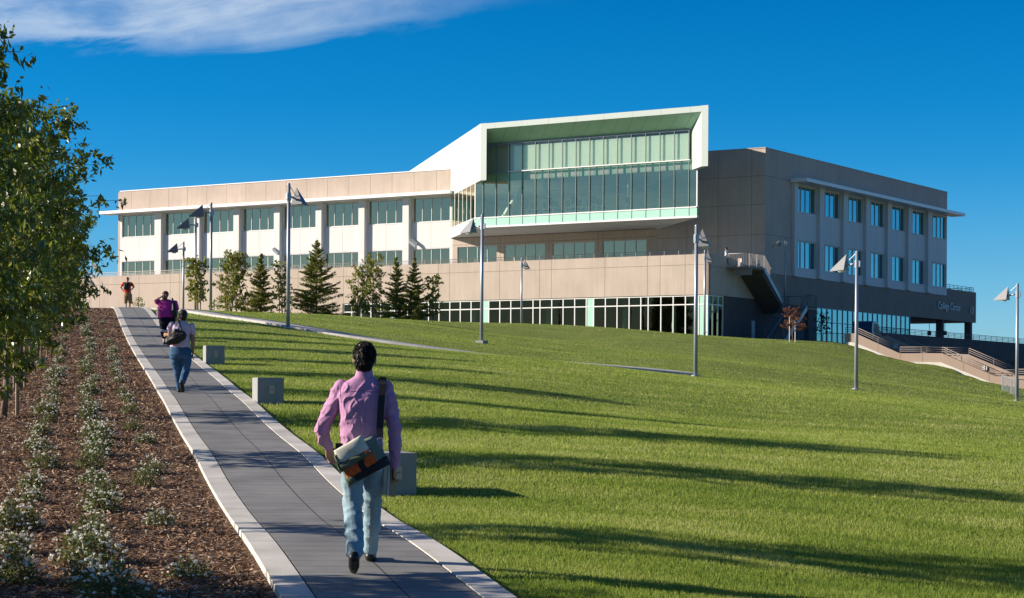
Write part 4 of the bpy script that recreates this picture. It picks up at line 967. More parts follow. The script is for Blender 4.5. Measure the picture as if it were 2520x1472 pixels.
# ---------------------------------------------------------------- bark chips, leaf litter and grass blades
rng=np.random.default_rng(5)
def inv_y(n,y0,y1,p):  # density ~ Y^-p per unit Y
    u=rng.random(n); a=1-p; return ((y0**a)+(y1**a-y0**a)*u)**(1/a)
n=190000; Yc=inv_y(n,13.5,98,1.5); S_=rng.uniform(-6.5,-.04,n)**1; X=PL(Yc)+S_
k=(X/Yc>-.262); Yc=Yc[k];X=X[k]; n=len(X); Z=HT(X,Yc)+rng.uniform(.0,.03,n)
D=rng.normal(size=(n,3)); D[:,2]*=.28
ls=(Yc/18)**.35
V=leaves(np.stack([X,Yc,Z],1),D,1,1,rng)
C=np.stack([X,Yc,Z],1); D=nrm(D); R_=nrm(np.cross(D,np.array([0,0,1.])+rng.normal(0,.35,(n,3)))); L_=rng.uniform(.008,.036,(n,1))*ls[:,None]; Wd=rng.uniform(.003,.010,(n,1))*ls[:,None]
V=np.stack([C-D*L_-R_*Wd,C+D*L_-R_*Wd,C+D*L_+R_*Wd*.6,C-D*L_+R_*Wd],1)
quads('bark_chips',V,'chip',kind='stuff')
def grass(n,y0,y1,p,hh,wk,name='grass'):
    Y=inv_y(n,y0,y1,p); lo=PL(Y)+PW+.02; hi=.262*Y; X=lo+(hi-lo)*rng.random(n)
    # keep off the side walk
    Z=HT(X,Y); k=np.ones(len(X),bool)
    Xw=np.array([w_[0] for w_ in wp]);Yw=np.array([w_[1] for w_ in wp])
    yy=np.interp(X,Xw,Yw); k&=~((abs(Y-yy)<1.0)&(X<Xw[-1]+.5)&(X>Xw[0]-1))
    dx=X-16; dy=Y-166; a_=dx*.8406-dy*.5416; b_=dx*.5416+dy*.8406; k&=~(((b_>-.15)&(a_<.1))|((b_>5.8)&(a_<25)))
    X,Y,Z=X[k],Y[k],Z[k]; n=len(X)
    C=np.stack([X,Y,Z-.005],1); pat=.75+.5*np.sin(X*.9+np.sin(Y*.5)*2)*np.sin(Y*.6+X*.2)
    h=(hh*rng.uniform(.5,1.3,n)*(.75+.25*pat)*(Y/y0)**.08)[:,None]; w=(wk*(Y/16)**.62*rng.uniform(.7,1.3,n))[:,None]
    az=rng.uniform(0,6.28,n); Rr=np.stack([np.cos(az),np.sin(az),0*az],1); ln=rng.normal(0,.45,(n,3)); ln[:,2]=1; ln=nrm(ln)
    b0=C-Rr*w; b1=C+Rr*w; t=C+ln*h; V=np.stack([b0,b1,t+Rr*w*.25,t-Rr*w*.25],1)
    quads(name,V,'grass_blade',kind='stuff')
grass(1150000,13.5,175,1.25,.042,.0032)
# ---------------------------------------------------------------- people
class Blob:
    def __init__(s): s.mb=MB()
    def limb(s,pts,rs,n=12,sx=1.0):
        for i in range(len(pts)-1): s.mb.tube(pts[i],pts[i+1],rs[i]*.985,rs[i+1]*.985,n)
        for p,r in zip(pts,rs): s.mb.ball(p,r,nu=12,nv=8)
        return s
    def ell(s,c,r): s.mb.ball(c,1,sc=r,nu=20,nv=14); return s
    def loft(s,rings,n=24,pw=2.0):
        """rings (cx,cy,z,rx,ry[,tilt]) bottom to top"""
        v=[];f=[]
        for R in rings:
            cx,cy,z,rx,ry=R[:5]; tl=R[5] if len(R)>5 else 0
            for i in range(n):
                a=2*math.pi*i/n; c,q=math.cos(a),math.sin(a)
                x=rx*abs(c)**(2/pw)*(1 if c>0 else -1); y=ry*abs(q)**(2/pw)*(1 if q>0 else -1)
                v.append((cx+x,cy+y,z+x*tl))
        m=len(rings)
        for j in range(m-1):
            for i in range(n): f.append((j*n+i,j*n+(i+1)%n,(j+1)*n+(i+1)%n,(j+1)*n+i))
        f.append(tuple(range(n))[::-1]); f.append(tuple(range((m-1)*n,m*n))); s.mb.add(v,f); return s
    def build(s,name,mat_,parent,vox=.012,smooth=4,disp=None,sub=0):
        o=s.mb.build(name,mat_,parent)
        m=o.modifiers.new('r','REMESH'); m.mode='VOXEL'; m.voxel_size=vox
        m=o.modifiers.new('s','SMOOTH'); m.factor=.5; m.iterations=smooth
        bpy.context.view_layer.update(); dg=bpy.context.evaluated_depsgraph_get()
        me=bpy.data.meshes.new_from_object(o.evaluated_get(dg)); o.modifiers.clear(); me.name=name; o.data=me
        me.materials.clear(); me.materials.append(M[mat_])
        if disp:
            nr=[v.normal.copy() for v in me.vertices]
            for v,nn in zip(me.vertices,nr): v.co+=nn*disp(v.co)
        me.polygons.foreach_set('use_smooth',np.ones(len(me.polygons),bool)); me.update(); return o
def folds(amp,sc,ax,seed=0,low=.5):
    """cloth folds: ridged noise stretched along axis ax"""
    ax=Vector(ax).normalized(); off=Vector((seed*3.1,seed*1.7,seed))
    def f(p):
        q=p-ax*p.dot(ax)*.72; n1=mnoise.noise(q*sc+off); n2=mnoise.noise(q*sc*2.3+off*2); n3=mnoise.noise(p*sc*.45+off)
        return amp*((1-abs(n1)*2.2)*.8+(.5-abs(n2))*.45+n3*low)-amp*.5
    return f
M['skin']=mat('skin_tan',(.42,.22,.14),.55,var=.06,scale=12,spec=.3); M['skin_lt']=mat('skin_light',(.62,.40,.30),.55,var=.05,scale=12,spec=.3); M['skin_br']=mat('skin_brown',(.30,.16,.10),.55,var=.06,scale=12,spec=.3)
M['hair_bk']=mat('black_hair',(.010,.008,.007),.42,var=.5,scale=40,stretch=(1,1,.25),bump=.9,bscale=60,spec=.35)
M['hair_rd']=mat('red_brown_hair',(.17,.055,.03),.45,var=.4,scale=30,stretch=(1,1,.2),bump=.7,bscale=50)
M['shirt']=mat('mauve_shirt',(.47,.25,.42),.85,var=.05,scale=3,bump=.25,bscale=180,spec=.1)
M['jeans_lt']=mat('faded_jeans',(.20,.32,.40),.9,scale=3.5,var=.2,col2=(.34,.47,.54),bump=.4,bscale=160,spec=.1)
M['jeans']=mat('blue_jeans',(.035,.085,.17),.9,scale=5,var=.2,col2=(.07,.15,.26),bump=.3,bscale=150,spec=.1)
M['shoe']=mat('black_leather',(.012,.011,.012),.4,var=.3)
M['tee']=mat('lilac_tee',(.55,.44,.56),.9,var=.05,scale=4,bump=.2,bscale=150,spec=.1)
M['magenta']=mat('magenta_top',(.50,.045,.28),.9,var=.06,scale=4,spec=.1); M['blk_cloth']=mat('black_cloth',(.012,.013,.022),.9,var=.2,scale=6,spec=.1)
M['red_shirt']=mat('red_orange_shirt',(.60,.045,.02),.9,var=.08,scale=5,spec=.1); M['khaki']=mat('khaki_shorts',(.30,.185,.10),.9,var=.1,scale=6,spec=.1)
M['pale_cloth']=mat('pale_blue_shirt',(.52,.58,.64),.9,var=.08,spec=.1)
M['bag_stone']=mat('stone_canvas',(.60,.60,.50),.85,var=.05,scale=10,bump=.3,bscale=200); M['bag_olive']=mat('olive_canvas',(.11,.13,.08),.85,var=.1,scale=10,bump=.3,bscale=200)
M['bag_grn']=mat('grey_green_canvas',(.16,.21,.17),.85,var=.1,scale=10,bump=.3,bscale=200); M['bag_org']=mat('orange_nylon',(.68,.10,.015),.7,var=.12,scale=8); M['bag_blk']=mat('black_nylon',(.010,.010,.012),.6,var=.2)
M['paper']=mat('white_pages',(.7,.72,.72),.8,var=.04); M['card']=mat('brown_cover',(.16,.09,.055),.6,var=.1); M['blue_card']=mat('blue_cover',(.05,.16,.36),.45,var=.1)
def hand(B,w,d,side,curl=.5,s=1.0,flat=False):
    """palm + four unequal fingers + thumb. w wrist point, d direction of the hand, side = unit vector across the palm to the thumb"""
    w=Vector(w); d=Vector(d).normalized(); sd=Vector(side); sd=(sd-d*sd.dot(d)).normalized(); nn=d.cross(sd)
    for t in (-1,-.33,.33,1): B.limb([w+sd*t*.012*s,w+d*.085*s+sd*t*.030*s],[.017*s,.0135*s],8)
    for k,(t,l) in enumerate(((1,.072),(.33,.082),(-.33,.077),(-1,.060))):
        p=w+d*.088*s+sd*t*.030*s; pts=[p]; a=0; dd=d
        for j in range(3):
            a+=curl*(.55+.12*k*.3); dd=(d*math.cos(a)+nn*math.sin(a)).normalized(); p=p+dd*l*s*(.45,.32,.23)[j]; pts.append(p)
        B.limb(pts,[.0098*s,.009*s,.0085*s,.0075*s],8)
    p=w+d*.03*s+sd*.026*s; t1=(d*.6+sd*.75+nn*.25).normalized(); t2=(d*.85+sd*.3+nn*.5).normalized()
    B.limb([p,p+t1*.04*s,p+t1*.04*s+t2*.032*s],[.0135*s,.0115*s,.009*s],8)
def head(B,c,s=1.0,yaw=0):
    """head centred at c, facing +y turned by yaw about z"""
    R=Matrix.Rotation(yaw,3,'Z'); P=lambda x,y,z: tuple(Vector(c)+R@Vector((x,y,z))*s)
    def e(x,y,z,r,rr): 
        mb=MB(); mb.ball((0,0,0),1,sc=rr,nu=18,nv=12); mb.v=[P(x+v[0]*r,y+v[1]*r,z+v[2]*r) for v in mb.v]; B.mb.add(mb.v,mb.f)
    e(0,-.012,.02,1,(.078,.098,.10)); e(0,.03,-.05,1,(.058,.062,.065)); e(0,.055,-.085,1,(.032,.03,.028))
    e(0,.098,-.022,1,(.012,.020,.018)); e(0,.088,.0,1,(.009,.014,.022)); e(0,.078,.028,1,(.05,.02,.012))
    e(0,.088,-.058,1,(.024,.01,.006)); e(0,.086,-.070,1,(.021,.01,.007))
    for q in (-1,1): e(q*.03,.086,.012,1,(.011,.007,.006)); e(q*.082,-.005,-.008,1,(.010,.020,.032)); e(q*.045,.06,-.03,1,(.025,.025,.025))
def eyes(parent,c,s=1.0,yaw=0):
    pass
def strands(parent,c,rad_,n,m,ln=.035,down=.8,ymax=.05,seed=1,w=.0022):
    rng=np.random.default_rng(seed); u=nrm(rng.normal(size=(n*3,3))); P=np.array(c)+u*np.array(rad_)*1.01; k=(u[:,2]>-.75)&~((P[:,1]-c[1]>ymax)&(u[:,2]<.3)); P=P[k][:n];u=u[k][:n]
    t=np.stack([.35*np.sin(u[:,2]*9+seed)+0*u[:,0],-.25+0*u[:,0],-down+0*u[:,0]],1)+rng.normal(0,.35,u.shape); t=nrm(t-u*(t*u).sum(1,keepdims=True)+u*.18)
    quads('hair_strands',leaves(P,t,ln,w*2.4,rng),m,parent)
# ---- man in the mauve shirt, nearest, seen from behind, walking up the path
def man():
    Y0=16.5; X0=(893-1260)/5000*Y0; g0=hz(PL(Y0)+.9,Y0)+.045
    r=MAN=thing('person','man in a mauve shirt and faded jeans walking up the path with a shoulder bag','person',(X0,Y0,g0))
    # limb joints
    LS=(-.175,0,1.475);LE=(-.335,.02,1.14);LW=(-.30,.20,1.005)
    RS=(.18,0,1.475);RE=(.262,-.02,1.15);RW=(.258,.06,.865)
    LH=(-.085,0,.93);LK=(-.075,-.02,.50);LA=(-.035,-.27,.165)
    RH=(.085,0,.93);RK=(.072,.22,.52);RA=(.035,.50,.125)
    B=Blob(); head(B,(.012,.01,1.715),1.06)
    B.limb([(.01,-.02,1.50),(.012,0,1.62)],[.058,.055]); B.loft([(0,0,.85,.14,.095),(0,0,.95,.15,.10),(0,.0,1.1,.13,.085),(0,0,1.3,.16,.10),(0,-.01,1.45,.165,.09),(0,-.01,1.52,.07,.06)])
    B.limb([LS,LE,LW],[.05,.04,.026]); B.limb([RS,RE,RW],[.05,.04,.026])
    B.limb([LH,LK,LA],[.075,.05,.035]); B.limb([RH,RK,RA],[.075,.05,.035]); B.limb([LA,(-.035,-.22,.04)],[.035,.03]); B.limb([RA,(.035,.62,.07)],[.035,.03])
    hand(B,(-.297,.215,.995),(.12,.45,-.75),(.7,.3,.2),.75,1.0); hand(B,(.257,.075,.85),(-.08,.05,-1),(-.1,1,0),.85,1.0)
    B.build('body','skin',r,.0065,3)
    # shirt
    B=Blob()
    B.loft([(0,.005,.90,.165,.115),(0,.0,.98,.168,.12),(-.01,-.005,1.08,.168,.118),(-.005,-.015,1.2,.178,.125),(0,-.02,1.32,.192,.130),(0,-.02,1.42,.205,.125),(0,-.015,1.49,.195,.105),(0,-.01,1.535,.13,.085),(.01,-.012,1.575,.075,.07),(.012,-.012,1.615,.066,.066)],28,2.3)
    B.limb([LS,(-.255,.01,1.31),LE],[.073,.068,.059]); B.limb([LE,(-.325,.10,1.06),(-.303,.185,1.015)],[.058,.054,.042])
    B.limb([RS,(.228,-.01,1.31),RE],[.073,.068,.057]); B.limb([RE,(.262,.01,1.0),(.258,.055,.885)],[.057,.052,.042])
    o=B.build('shirt','shirt',r,.0065,3)
    fa=folds(.010,9,(.5,0,.85),1); fb_=folds(.009,11,(-.6,0,.6),4); me=o.data; nr=[v.normal.copy() for v in me.vertices]
    for v,nn in zip(me.vertices,nr):
        z=v.co.z; x=v.co.x; k=1.0 if z<1.5 else max(0,1-(z-1.5)/.05)
        w_=Vector((v.co.x,v.co.y,v.co.z)); d_=abs(mnoise.noise(Vector((w_.x*9+w_.z*5,w_.y*6,w_.z*9-w_.x*7)))); v.co+=nn*k*((fa(v.co) if x<.03 else fb_(v.co))+.009*(math.exp(-d_*11)-.3)+.0032*math.sin((z-x*.6)*60+3*mnoise.noise(v.co*6))*(1 if abs(x)>.2 else .35))
    me.update()
    from mathutils.bvhtree import BVHTree
    bv=BVHTree.FromPolygons([v.co for v in me.vertices],[tuple(p.vertices) for p in me.polygons])
    def seam(pts,nm='seam'):
        out=[]
        for x,z in pts:
            h=bv.ray_cast(Vector((x,-.6,z)),Vector((0,1,0)))
            if h[0] is not None: out.append(h[0]+Vector((0,-.0012,0)))
        mb=MB(); mb.path([tuple(p) for p in out],.0022,5); mb.build(nm,'seam',r)
    M['seam']=mat('shirt_seam',(.25,.11,.22),.9)
    seam([(-.17+.017*i,1.455-.012*abs(i-10)/10) for i in range(21)]); seam([(-.172-.004*math.sin(i*.6),1.50-.018*i) for i in range(9)]); seam([(.182+.003*math.sin(i*.6),1.49-.018*i) for i in range(9)])
    B=Blob(); B.loft([(.012,-.014,1.585,.073,.071),(.012,-.01,1.60,.069,.068),(.012,-.006,1.635,.064,.064)],24); B.build('collar','shirt',r,.006,2)
    B=Blob(); B.limb([(.258,.055,.905),(.258,.06,.86)],[.041,.043]); B.build('cuff','shirt',r,.006,2)
    B=Blob(); B.limb([(-.31,.165,1.03),(-.297,.20,1.0)],[.042,.043]); B.build('cuff','shirt',r,.006,2)
    # jeans
    B=Blob(); B.loft([(0,0,.80,.165,.115),(0,-.01,.88,.172,.128),(0,-.005,.96,.168,.118),(0,0,1.0,.162,.112)],24,2.3)
    B.limb([LH,(-.08,-.01,.72),LK,(-.056,-.13,.34),(-.036,-.25,.17)],[.098,.092,.078,.075,.077]); B.limb([RH,(.08,.10,.73),RK,(.052,.36,.30),(.038,.47,.14)],[.098,.090,.074,.068,.066])
    f1=folds(.014,9,(1,0,.25),7)
    B.build('trousers','jeans_lt',r,.009,3,disp=lambda p:f1(p)*(.85 if p.z<.75 else .5)+.0045*math.sin(p.z*48+p.x*40+5*mnoise.noise(p*6))*(1 if p.z<.36 or .5<p.z<.62 else .15))
    # shoes
    B=Blob(); B.limb([(-.04,-.30,.125),(-.045,-.245,.055),(-.05,-.20,.022)],[.046,.046,.036]); B.limb([(-.035,-.285,.15),(-.04,-.30,.12)],[.044,.046]); B.build('shoe','shoe',r,.007,3)
    B=Blob(); B.limb([(.034,.46,.075),(.036,.56,.07),(.04,.68,.075)],[.042,.044,.036]); B.limb([(.034,.48,.12),(.034,.48,.07)],[.043,.044]); B.build('shoe','shoe',r,.007,3)
    # hair
    B=Blob(); c=(.012,-.012,1.748); B.mb.ball(c,1,sc=(.088,.106,.100),nu=22,nv=16); B.mb.ball((.012,-.045,1.70),1,sc=(.079,.072,.105),nu=20,nv=14); B.mb.ball((.012,-.055,1.655),1,sc=(.064,.045,.05))
    for i in range(26):
        a=random.uniform(0,6.28); e=random.uniform(.2,1.35); q=Vector((math.cos(a)*math.cos(e)*.088+.012,math.sin(a)*math.cos(e)*.1-.012,math.sin(e)*.1+1.748)); B.mb.ball(q,random.uniform(.012,.02),nu=6,nv=4)
    hr=B.build('hair','hair_bk',r,.006,2,disp=lambda p:.004*mnoise.noise(Vector((p.x*60,p.y*60,p.z*25))))
    strands(hr,(.012,-.012,1.748),(.091,.109,.103),2600,'hair_bk',.04)
    strands(hr,(.012,-.045,1.70),(.082,.076,.108),1800,'hair_bk',.032,seed=4,ymax=-.02)
    # keep the face clear of hair
    bm=bmesh.new(); bm.from_mesh(hr.data); dl=[v for v in bm.verts if v.co.y>.055 and v.co.z<1.775]; bmesh.ops.delete(bm,geom=dl,context='VERTS'); bm.to_mesh(hr.data); bm.free()
    mb=MB(); mb.box(-.215,-.165,-.06,.02,.955,1.03); mb.build('belt_pouch','bag_blk',r)
    # bag: panels in its own tilted plane
    bg_=thing('messenger_bag','green, grey and orange shoulder bag hanging across the back of the man','bag',(X0,Y0,g0))
    th=rad(27); ux,uz=math.cos(th),math.sin(th); cx,cz=.002,.915
    def P(u,v,y): return (cx+u*ux-v*uz,y,cz+u*uz+v*ux)
    def panel(name,poly,y0,y1,m,par=bg_,bev=.006):
        mb=MB(); mb.extr([P(u,v,y1) for u,v in poly],(0,y0-y1,0)); o=mb.build(name,m,par); b=o.modifiers.new('b','BEVEL'); b.width=bev; b.segments=2; return o
    def panelc(name,poly,y0,y1,m,bulge=.02):
        """cushioned panel: grid-filled quad bulging towards the viewer"""
        n=14; V=[];F=[]; a,b,c,d=[Vector((p[0],p[1])) for p in poly]
        for s_ in (0,1):
            for j in range(n+1):
                for i in range(n+1):
                    p=(a*(1-i/n)+b*i/n)*(1-j/n)+(d*(1-i/n)+c*i/n)*(j/n); k=(4*(i/n)*(1-i/n))**.5*(4*(j/n)*(1-j/n))**.5
                    V.append(P(p.x,p.y,(y0-bulge*k+.004*math.sin(i*.9+j*.5)) if s_==0 else y1))
        q=(n+1)**2
        for j in range(n):
            for i in range(n): k=j*(n+1)+i; F.append((k,k+1,k+n+2,k+n+1)); F.append((q+k,q+k+n+1,q+k+n+2,q+k+1))
        for i in range(n):
            F.append((i,q+i,q+i+1,i+1)); k=n*(n+1)+i; F.append((k,k+1,q+k+1,q+k)); k=i*(n+1); F.append((k,k+n+1,q+k+n+1,q+k)); k+=n; F.append((k,q+k,q+k+n+1,k+n+1))
        mb=MB(); mb.add(V,F); o=mb.build(name,m,bg_,True); 
        bm=bmesh.new(); bm.from_mesh(o.data); bmesh.ops.recalc_face_normals(bm,faces=bm.faces); bm.to_mesh(o.data); bm.free(); return o
    yb=-.215
    panelc('body',[(-.185,-.15),(.185,-.13),(.17,.12),(-.175,.13)],yb,yb+.10,'bag_grn',.02)
    panelc('base',[(-.188,-.158),(.19,-.15),(.192,-.075),(-.13,-.095)],yb-.012,yb+.1,'bag_blk',.022)
    panelc('base_corner',[(-.192,-.162),(-.09,-.155),(-.12,-.098),(-.188,-.085)],yb-.018,yb+.08,'bag_olive',.02)
    panelc('front_pocket',[(-.165,-.10),(-.02,-.105),(-.03,.02),(-.17,.02)],yb-.016,yb,'bag_org',.018)
    panelc('front_pocket',[(-.015,-.105),(.115,-.085),(.105,.03),(-.025,.02)],yb-.016,yb,'bag_org',.016)
    panelc('pocket_gap',[(-.045,-.10),(.01,-.10),(.03,.03),(-.03,.03)],yb-.026,yb,'bag_blk',.012)
    panelc('flap',[(-.18,.012),(.10,.02),(.085,.165),(-.165,.15)],yb-.034,yb-.01,'bag_stone',.022)
    panelc('flap_trim',[(-.195,-.035),(.10,-.005),(.102,.035),(-.185,.055)],yb-.040,yb-.015,'bag_olive',.018)
    panelc('flap_trim',[(-.20,-.03),(-.165,.03),(-.158,.12),(-.185,.11)],yb-.038,yb-.012,'bag_olive',.012)
    panel('tag',[(.055,.010),(.088,.012),(.087,.028),(.055,.026)],yb-.064,yb-.058,'bag_org',bev=.001)
    panel('tag_print',[(.078,.014),(.1,.015),(.1,.022),(.078,.021)],yb-.064,yb-.0575,'paper',bev=.001)
    mb=MB(); sp=[(.155,-.20,1.075),(.150,-.175,1.15),(.155,-.165,1.28),(.165,-.158,1.42),(.17,-.125,1.505),(.165,-.05,1.565),(.15,.03,1.55),(.10,.125,1.42),(-.02,.16,1.2),(-.16,.12,1.03),(-.20,-.05,.98),(-.19,-.17,.96)]
    for i in range(len(sp)-1):
        a,b=Vector(sp[i]),Vector(sp[i+1]); w=.027 if i<8 else .02; nrm_=Vector((0,-.006,.003))
        mb.add([a+Vector((-w,0,0)),a+Vector((w,0,0)),b+Vector((w,0,0)),b+Vector((-w,0,0)),a+Vector((-w,0,0))+nrm_,a+Vector((w,0,0))+nrm_,b+Vector((w,0,0))+nrm_,b+Vector((-w,0,0))+nrm_],[(0,1,2,3),(4,7,6,5),(0,4,5,1),(1,5,6,2),(2,6,7,3),(3,7,4,0)])
    mb.build('strap','bag_blk',bg_)
    mb=MB(); mb.path([(.135,-.215,1.075),(.175,-.215,1.075),(.17,-.22,1.02),(.14,-.22,1.02),(.135,-.215,1.075)],.005,6); mb.build('buckle','steel',bg_)
    nb=thing('notebook','notebook held down in the right hand of the man with the shoulder bag','book',(X0,Y0,g0))
    mb=MB(); Mx=Matrix.Translation((.232,.085,.715))@Matrix.Rotation(rad(78),4,'Z')@Matrix.Rotation(rad(8),4,'Y')
    def rb(x0,x1,y0,y1,z0,z1,nm,m):
        mb=MB(); mb.box(x0,x1,y0,y1,z0,z1); mb.v=[tuple(Mx@Vector(v)) for v in mb.v]; mb.build(nm,m,nb)
    rb(-.085,.085,-.009,.009,-.115,.115,'pages','paper'); rb(-.088,.088,.009,.013,-.118,.118,'cover','card'); rb(-.088,.088,-.013,-.009,-.118,.118,'cover','card')
man()
def woman_jeans():
    Y0=39.6; X0=(442.9-1260)/5000*Y0; g0=hz(PL(Y0)+.9,Y0)+.045; m=.001426
    q=lambda zx,zy,y=0:((zx-460)*m,y,(1395-zy)*m)
    r=thing('person','woman in a lilac tee and blue jeans walking uphill with a black shoulder bag','person',(X0,Y0,g0))
    B=Blob(); head(B,(.04,.02,1.50),.98,rad(55)); B.limb([(.04,-.01,1.33),(.04,.0,1.44)],[.052,.05])
    LS=q(345,470);LE=q(312,600,.02);LWr=(-.30,.22,1.14); RS=q(618,480);RE=q(632,680,.0);RW=q(632,840,.02)
    B.limb([LS,LE],[.06,.046]); B.limb([LE,LWr],[.046,.03]); B.limb([RS,RE,RW],[.06,.045,.028]); hand(B,LWr,(-.6,.6,-.1),(0,0,1),.6,.95); hand(B,RW,(-.15,.1,-1),(-.3,1,0),.5,.95)
    B.loft([(0,0,.85,.17,.11),(0,0,1.1,.15,.1),(0,0,1.3,.16,.09),(.03,0,1.38,.06,.055)])
    LH=(-.085,0,.80);LK=q(420,1110,.06);LA=q(432,1330,.16); RH=(.11,0,.80);RK=q(535,1110,-.02);RA=q(520,1250,-.26)
    B.limb([LH,LK,LA],[.08,.055,.04]);B.limb([RH,RK,RA],[.08,.055,.04]); B.build('body','skin_br',r,.010,3)
    B=Blob(); B.loft([(0,0,.86,.195,.135),(0,-.005,.93,.20,.14),(.0,-.005,1.03,.185,.13),(.005,-.01,1.15,.175,.125),(.01,-.01,1.26,.18,.12),(.015,-.01,1.33,.165,.10),(.03,-.01,1.385,.09,.075),(.035,-.01,1.40,.065,.065)],26,2.2)
    B.limb([LS,q(328,520)],[.070,.072]); B.limb([RS,q(630,575)],[.066,.062]); f=folds(.009,9,(.3,0,1),3); B.build('t_shirt','tee',r,.012,3,disp=f)
    B=Blob(); B.loft([(0,0,.66,.20,.14),(.0,-.02,.74,.21,.155),(0,-.01,.82,.205,.145),(0,0,.91,.19,.13)],26,2.3)
    B.limb([LH,q(400,950,.01),LK,LA],[.115,.108,.08,.062]); B.limb([RH,q(545,950,0),RK,RA],[.115,.105,.08,.062]); f=folds(.008,8,(1,0,.2),5); B.build('trousers','jeans',r,.012,3,disp=f)
    B=Blob(); B.limb([q(432,1360,.14),q(430,1372,.24),q(428,1378,.32)],[.042,.04,.034]); B.build('shoe','shoe',r,.01,3)
    B=Blob(); B.limb([q(512,1250,-.29),q(515,1320,-.25),q(520,1362,-.20)],[.045,.05,.042]); B.build('shoe','shoe',r,.01,3)
    B=Blob(); B.mb.ball((.05,-.01,1.535),1,sc=(.092,.098,.092),nu=20,nv=14); B.mb.ball((.062,-.04,1.49),1,sc=(.075,.07,.085),nu=18,nv=12); B.build('hair','hair_bk',r,.009,3,disp=lambda p:.003*mnoise.noise(p*50))
    b=thing('handbag','slouchy black handbag on the back of the woman in jeans','bag',(X0,Y0,g0))
    B=Blob(); B.limb([q(335,690,-.17),q(420,660,-.19),q(505,620,-.18)],[.085,.105,.085]); B.limb([q(350,640,-.17),q(420,560,-.17),q(500,590,-.17)],[.06,.06,.06]); f=folds(.02,12,(1,0,.4),9); B.build('pouch','bag_blk',b,.012,3,disp=f)
    mb=MB(); mb.path([q(500,600,-.15),q(475,500,-.14),q(445,415,-.09),q(430,398,-.01),q(420,440,.1),q(380,560,.1),q(340,640,-.02),q(350,660,-.13)],.014,6); mb.build('strap','bag_blk',b,True)
    f_=thing('folder','blue and white folder held out to the left by the woman in jeans','folder',(X0,Y0,g0))
    for k,(dz,mm) in enumerate(((0,'paper'),(.012,'blue_card'),(-.012,'blue_card'))):
        mb=MB(); mb.obox((-.315,.22,1.195+dz),(.20,.27,.012),rz=.2,rx=-.12); 
        mb.v=[(x,y,z-(x+.315)*.30) for x,y,z in mb.v]; mb.build('pages' if k==0 else 'cover',mm,f_)
woman_jeans()
def woman_magenta():
    Y0=64.5; X0=(409-1260)/5000*Y0; g0=hz(PL(Y0)+.9,Y0)+.045; m=.002286
    q=lambda zx,zy,y=0:((zx-270)*m,y,(752-zy)*m)
    r=thing('person','woman in a magenta top holding her hair with a raised arm','person',(X0,Y0,g0))
    B=Blob(); head(B,(-.04,.02,1.56),1.03); B.limb([(-.03,0,1.36),(-.035,0,1.48)],[.06,.058])
    LS=q(160,165);LE=q(112,140,-.06);LW=q(205,92,-.12); RS=q(385,180);RE=q(410,290,.03);RW=q(395,390,.1)
    B.limb([LS,LE],[.075,.055]); B.limb([LE,LW],[.05,.032]); hand(B,LW,(.95,0,.25),(0,0,1),.3,.98); B.limb([RS,RE,RW],[.07,.05,.032]); hand(B,RW,(0,.3,-1),(-.3,1,0),.5,.95)
    B.loft([(0,0,.8,.2,.15),(0,0,1.1,.2,.14),(0,0,1.35,.18,.11),(-.03,0,1.42,.06,.06)])
    LH=(-.10,0,.74);LK=q(225,590,.02);LA=q(240,715,-.02); RH=(.12,0,.74);RK=q(300,590,.1);RA=q(305,710,.2)
    B.limb([LH,LK,q(238,680,-.0),LA],[.1,.07,.055,.04]);B.limb([RH,RK,RA],[.1,.07,.042]); B.build('body','skin_lt',r,.013,3)
    B=Blob(); B.loft([(.02,0,.84,.265,.20),(.01,-.01,.93,.27,.21),(0,-.01,1.05,.255,.20),(0,-.01,1.18,.265,.185),(0,-.01,1.30,.27,.165),(-.01,-.01,1.38,.22,.13),(-.03,-.01,1.43,.10,.09)],26,2.3)
    B.limb([q(175,180),q(140,155,-.03)],[.10,.09]); B.limb([RS,q(402,250,.02)],[.095,.085]); f=folds(.014,7,(1,0,-.3),2); B.build('top','magenta',r,.015,3,disp=f)
    B=Blob(); B.loft([(.02,0,.62,.25,.19),(.02,-.02,.75,.262,.205),(.02,0,.88,.25,.19)],24,2.3); B.limb([LH,LK,q(236,650,.0)],[.14,.10,.075]); B.limb([RH,RK,q(305,650,.16)],[.14,.10,.08]); B.build('trousers','blk_cloth',r,.015,3)
    for x,y in ((240,-.0),(303,.22)): B=Blob(); B.limb([q(x,732,y-.03),q(x,738,y+.08),q(x,741,y+.15)],[.048,.042,.035]); B.build('shoe','shoe',r,.012,3)
    B=Blob(); B.mb.ball((-.04,-.005,1.60),1,sc=(.105,.112,.10),nu=20,nv=14); B.limb([(-.045,-.05,1.58),(-.06,-.08,1.47),(-.075,-.10,1.37)],[.085,.075,.045]); B.build('hair','hair_rd',r,.011,3,disp=lambda p:.006*mnoise.noise(Vector((p.x*50,p.y*50,p.z*12))))
    b=thing('shoulder_bag','long black bag hanging at the right side of the woman in magenta','bag',(X0,Y0,g0))
    B=Blob(); B.limb([q(375,190,-.15),q(385,280,-.19),q(395,350,-.17)],[.05,.08,.085]); B.build('pouch','bag_blk',b,.014,3)
    mb=MB(); mb.path([q(375,190,-.17),q(350,120,-.10),q(345,110,0),q(370,180,.17)],.02,6); mb.build('strap','bag_blk',b,True)
woman_magenta()
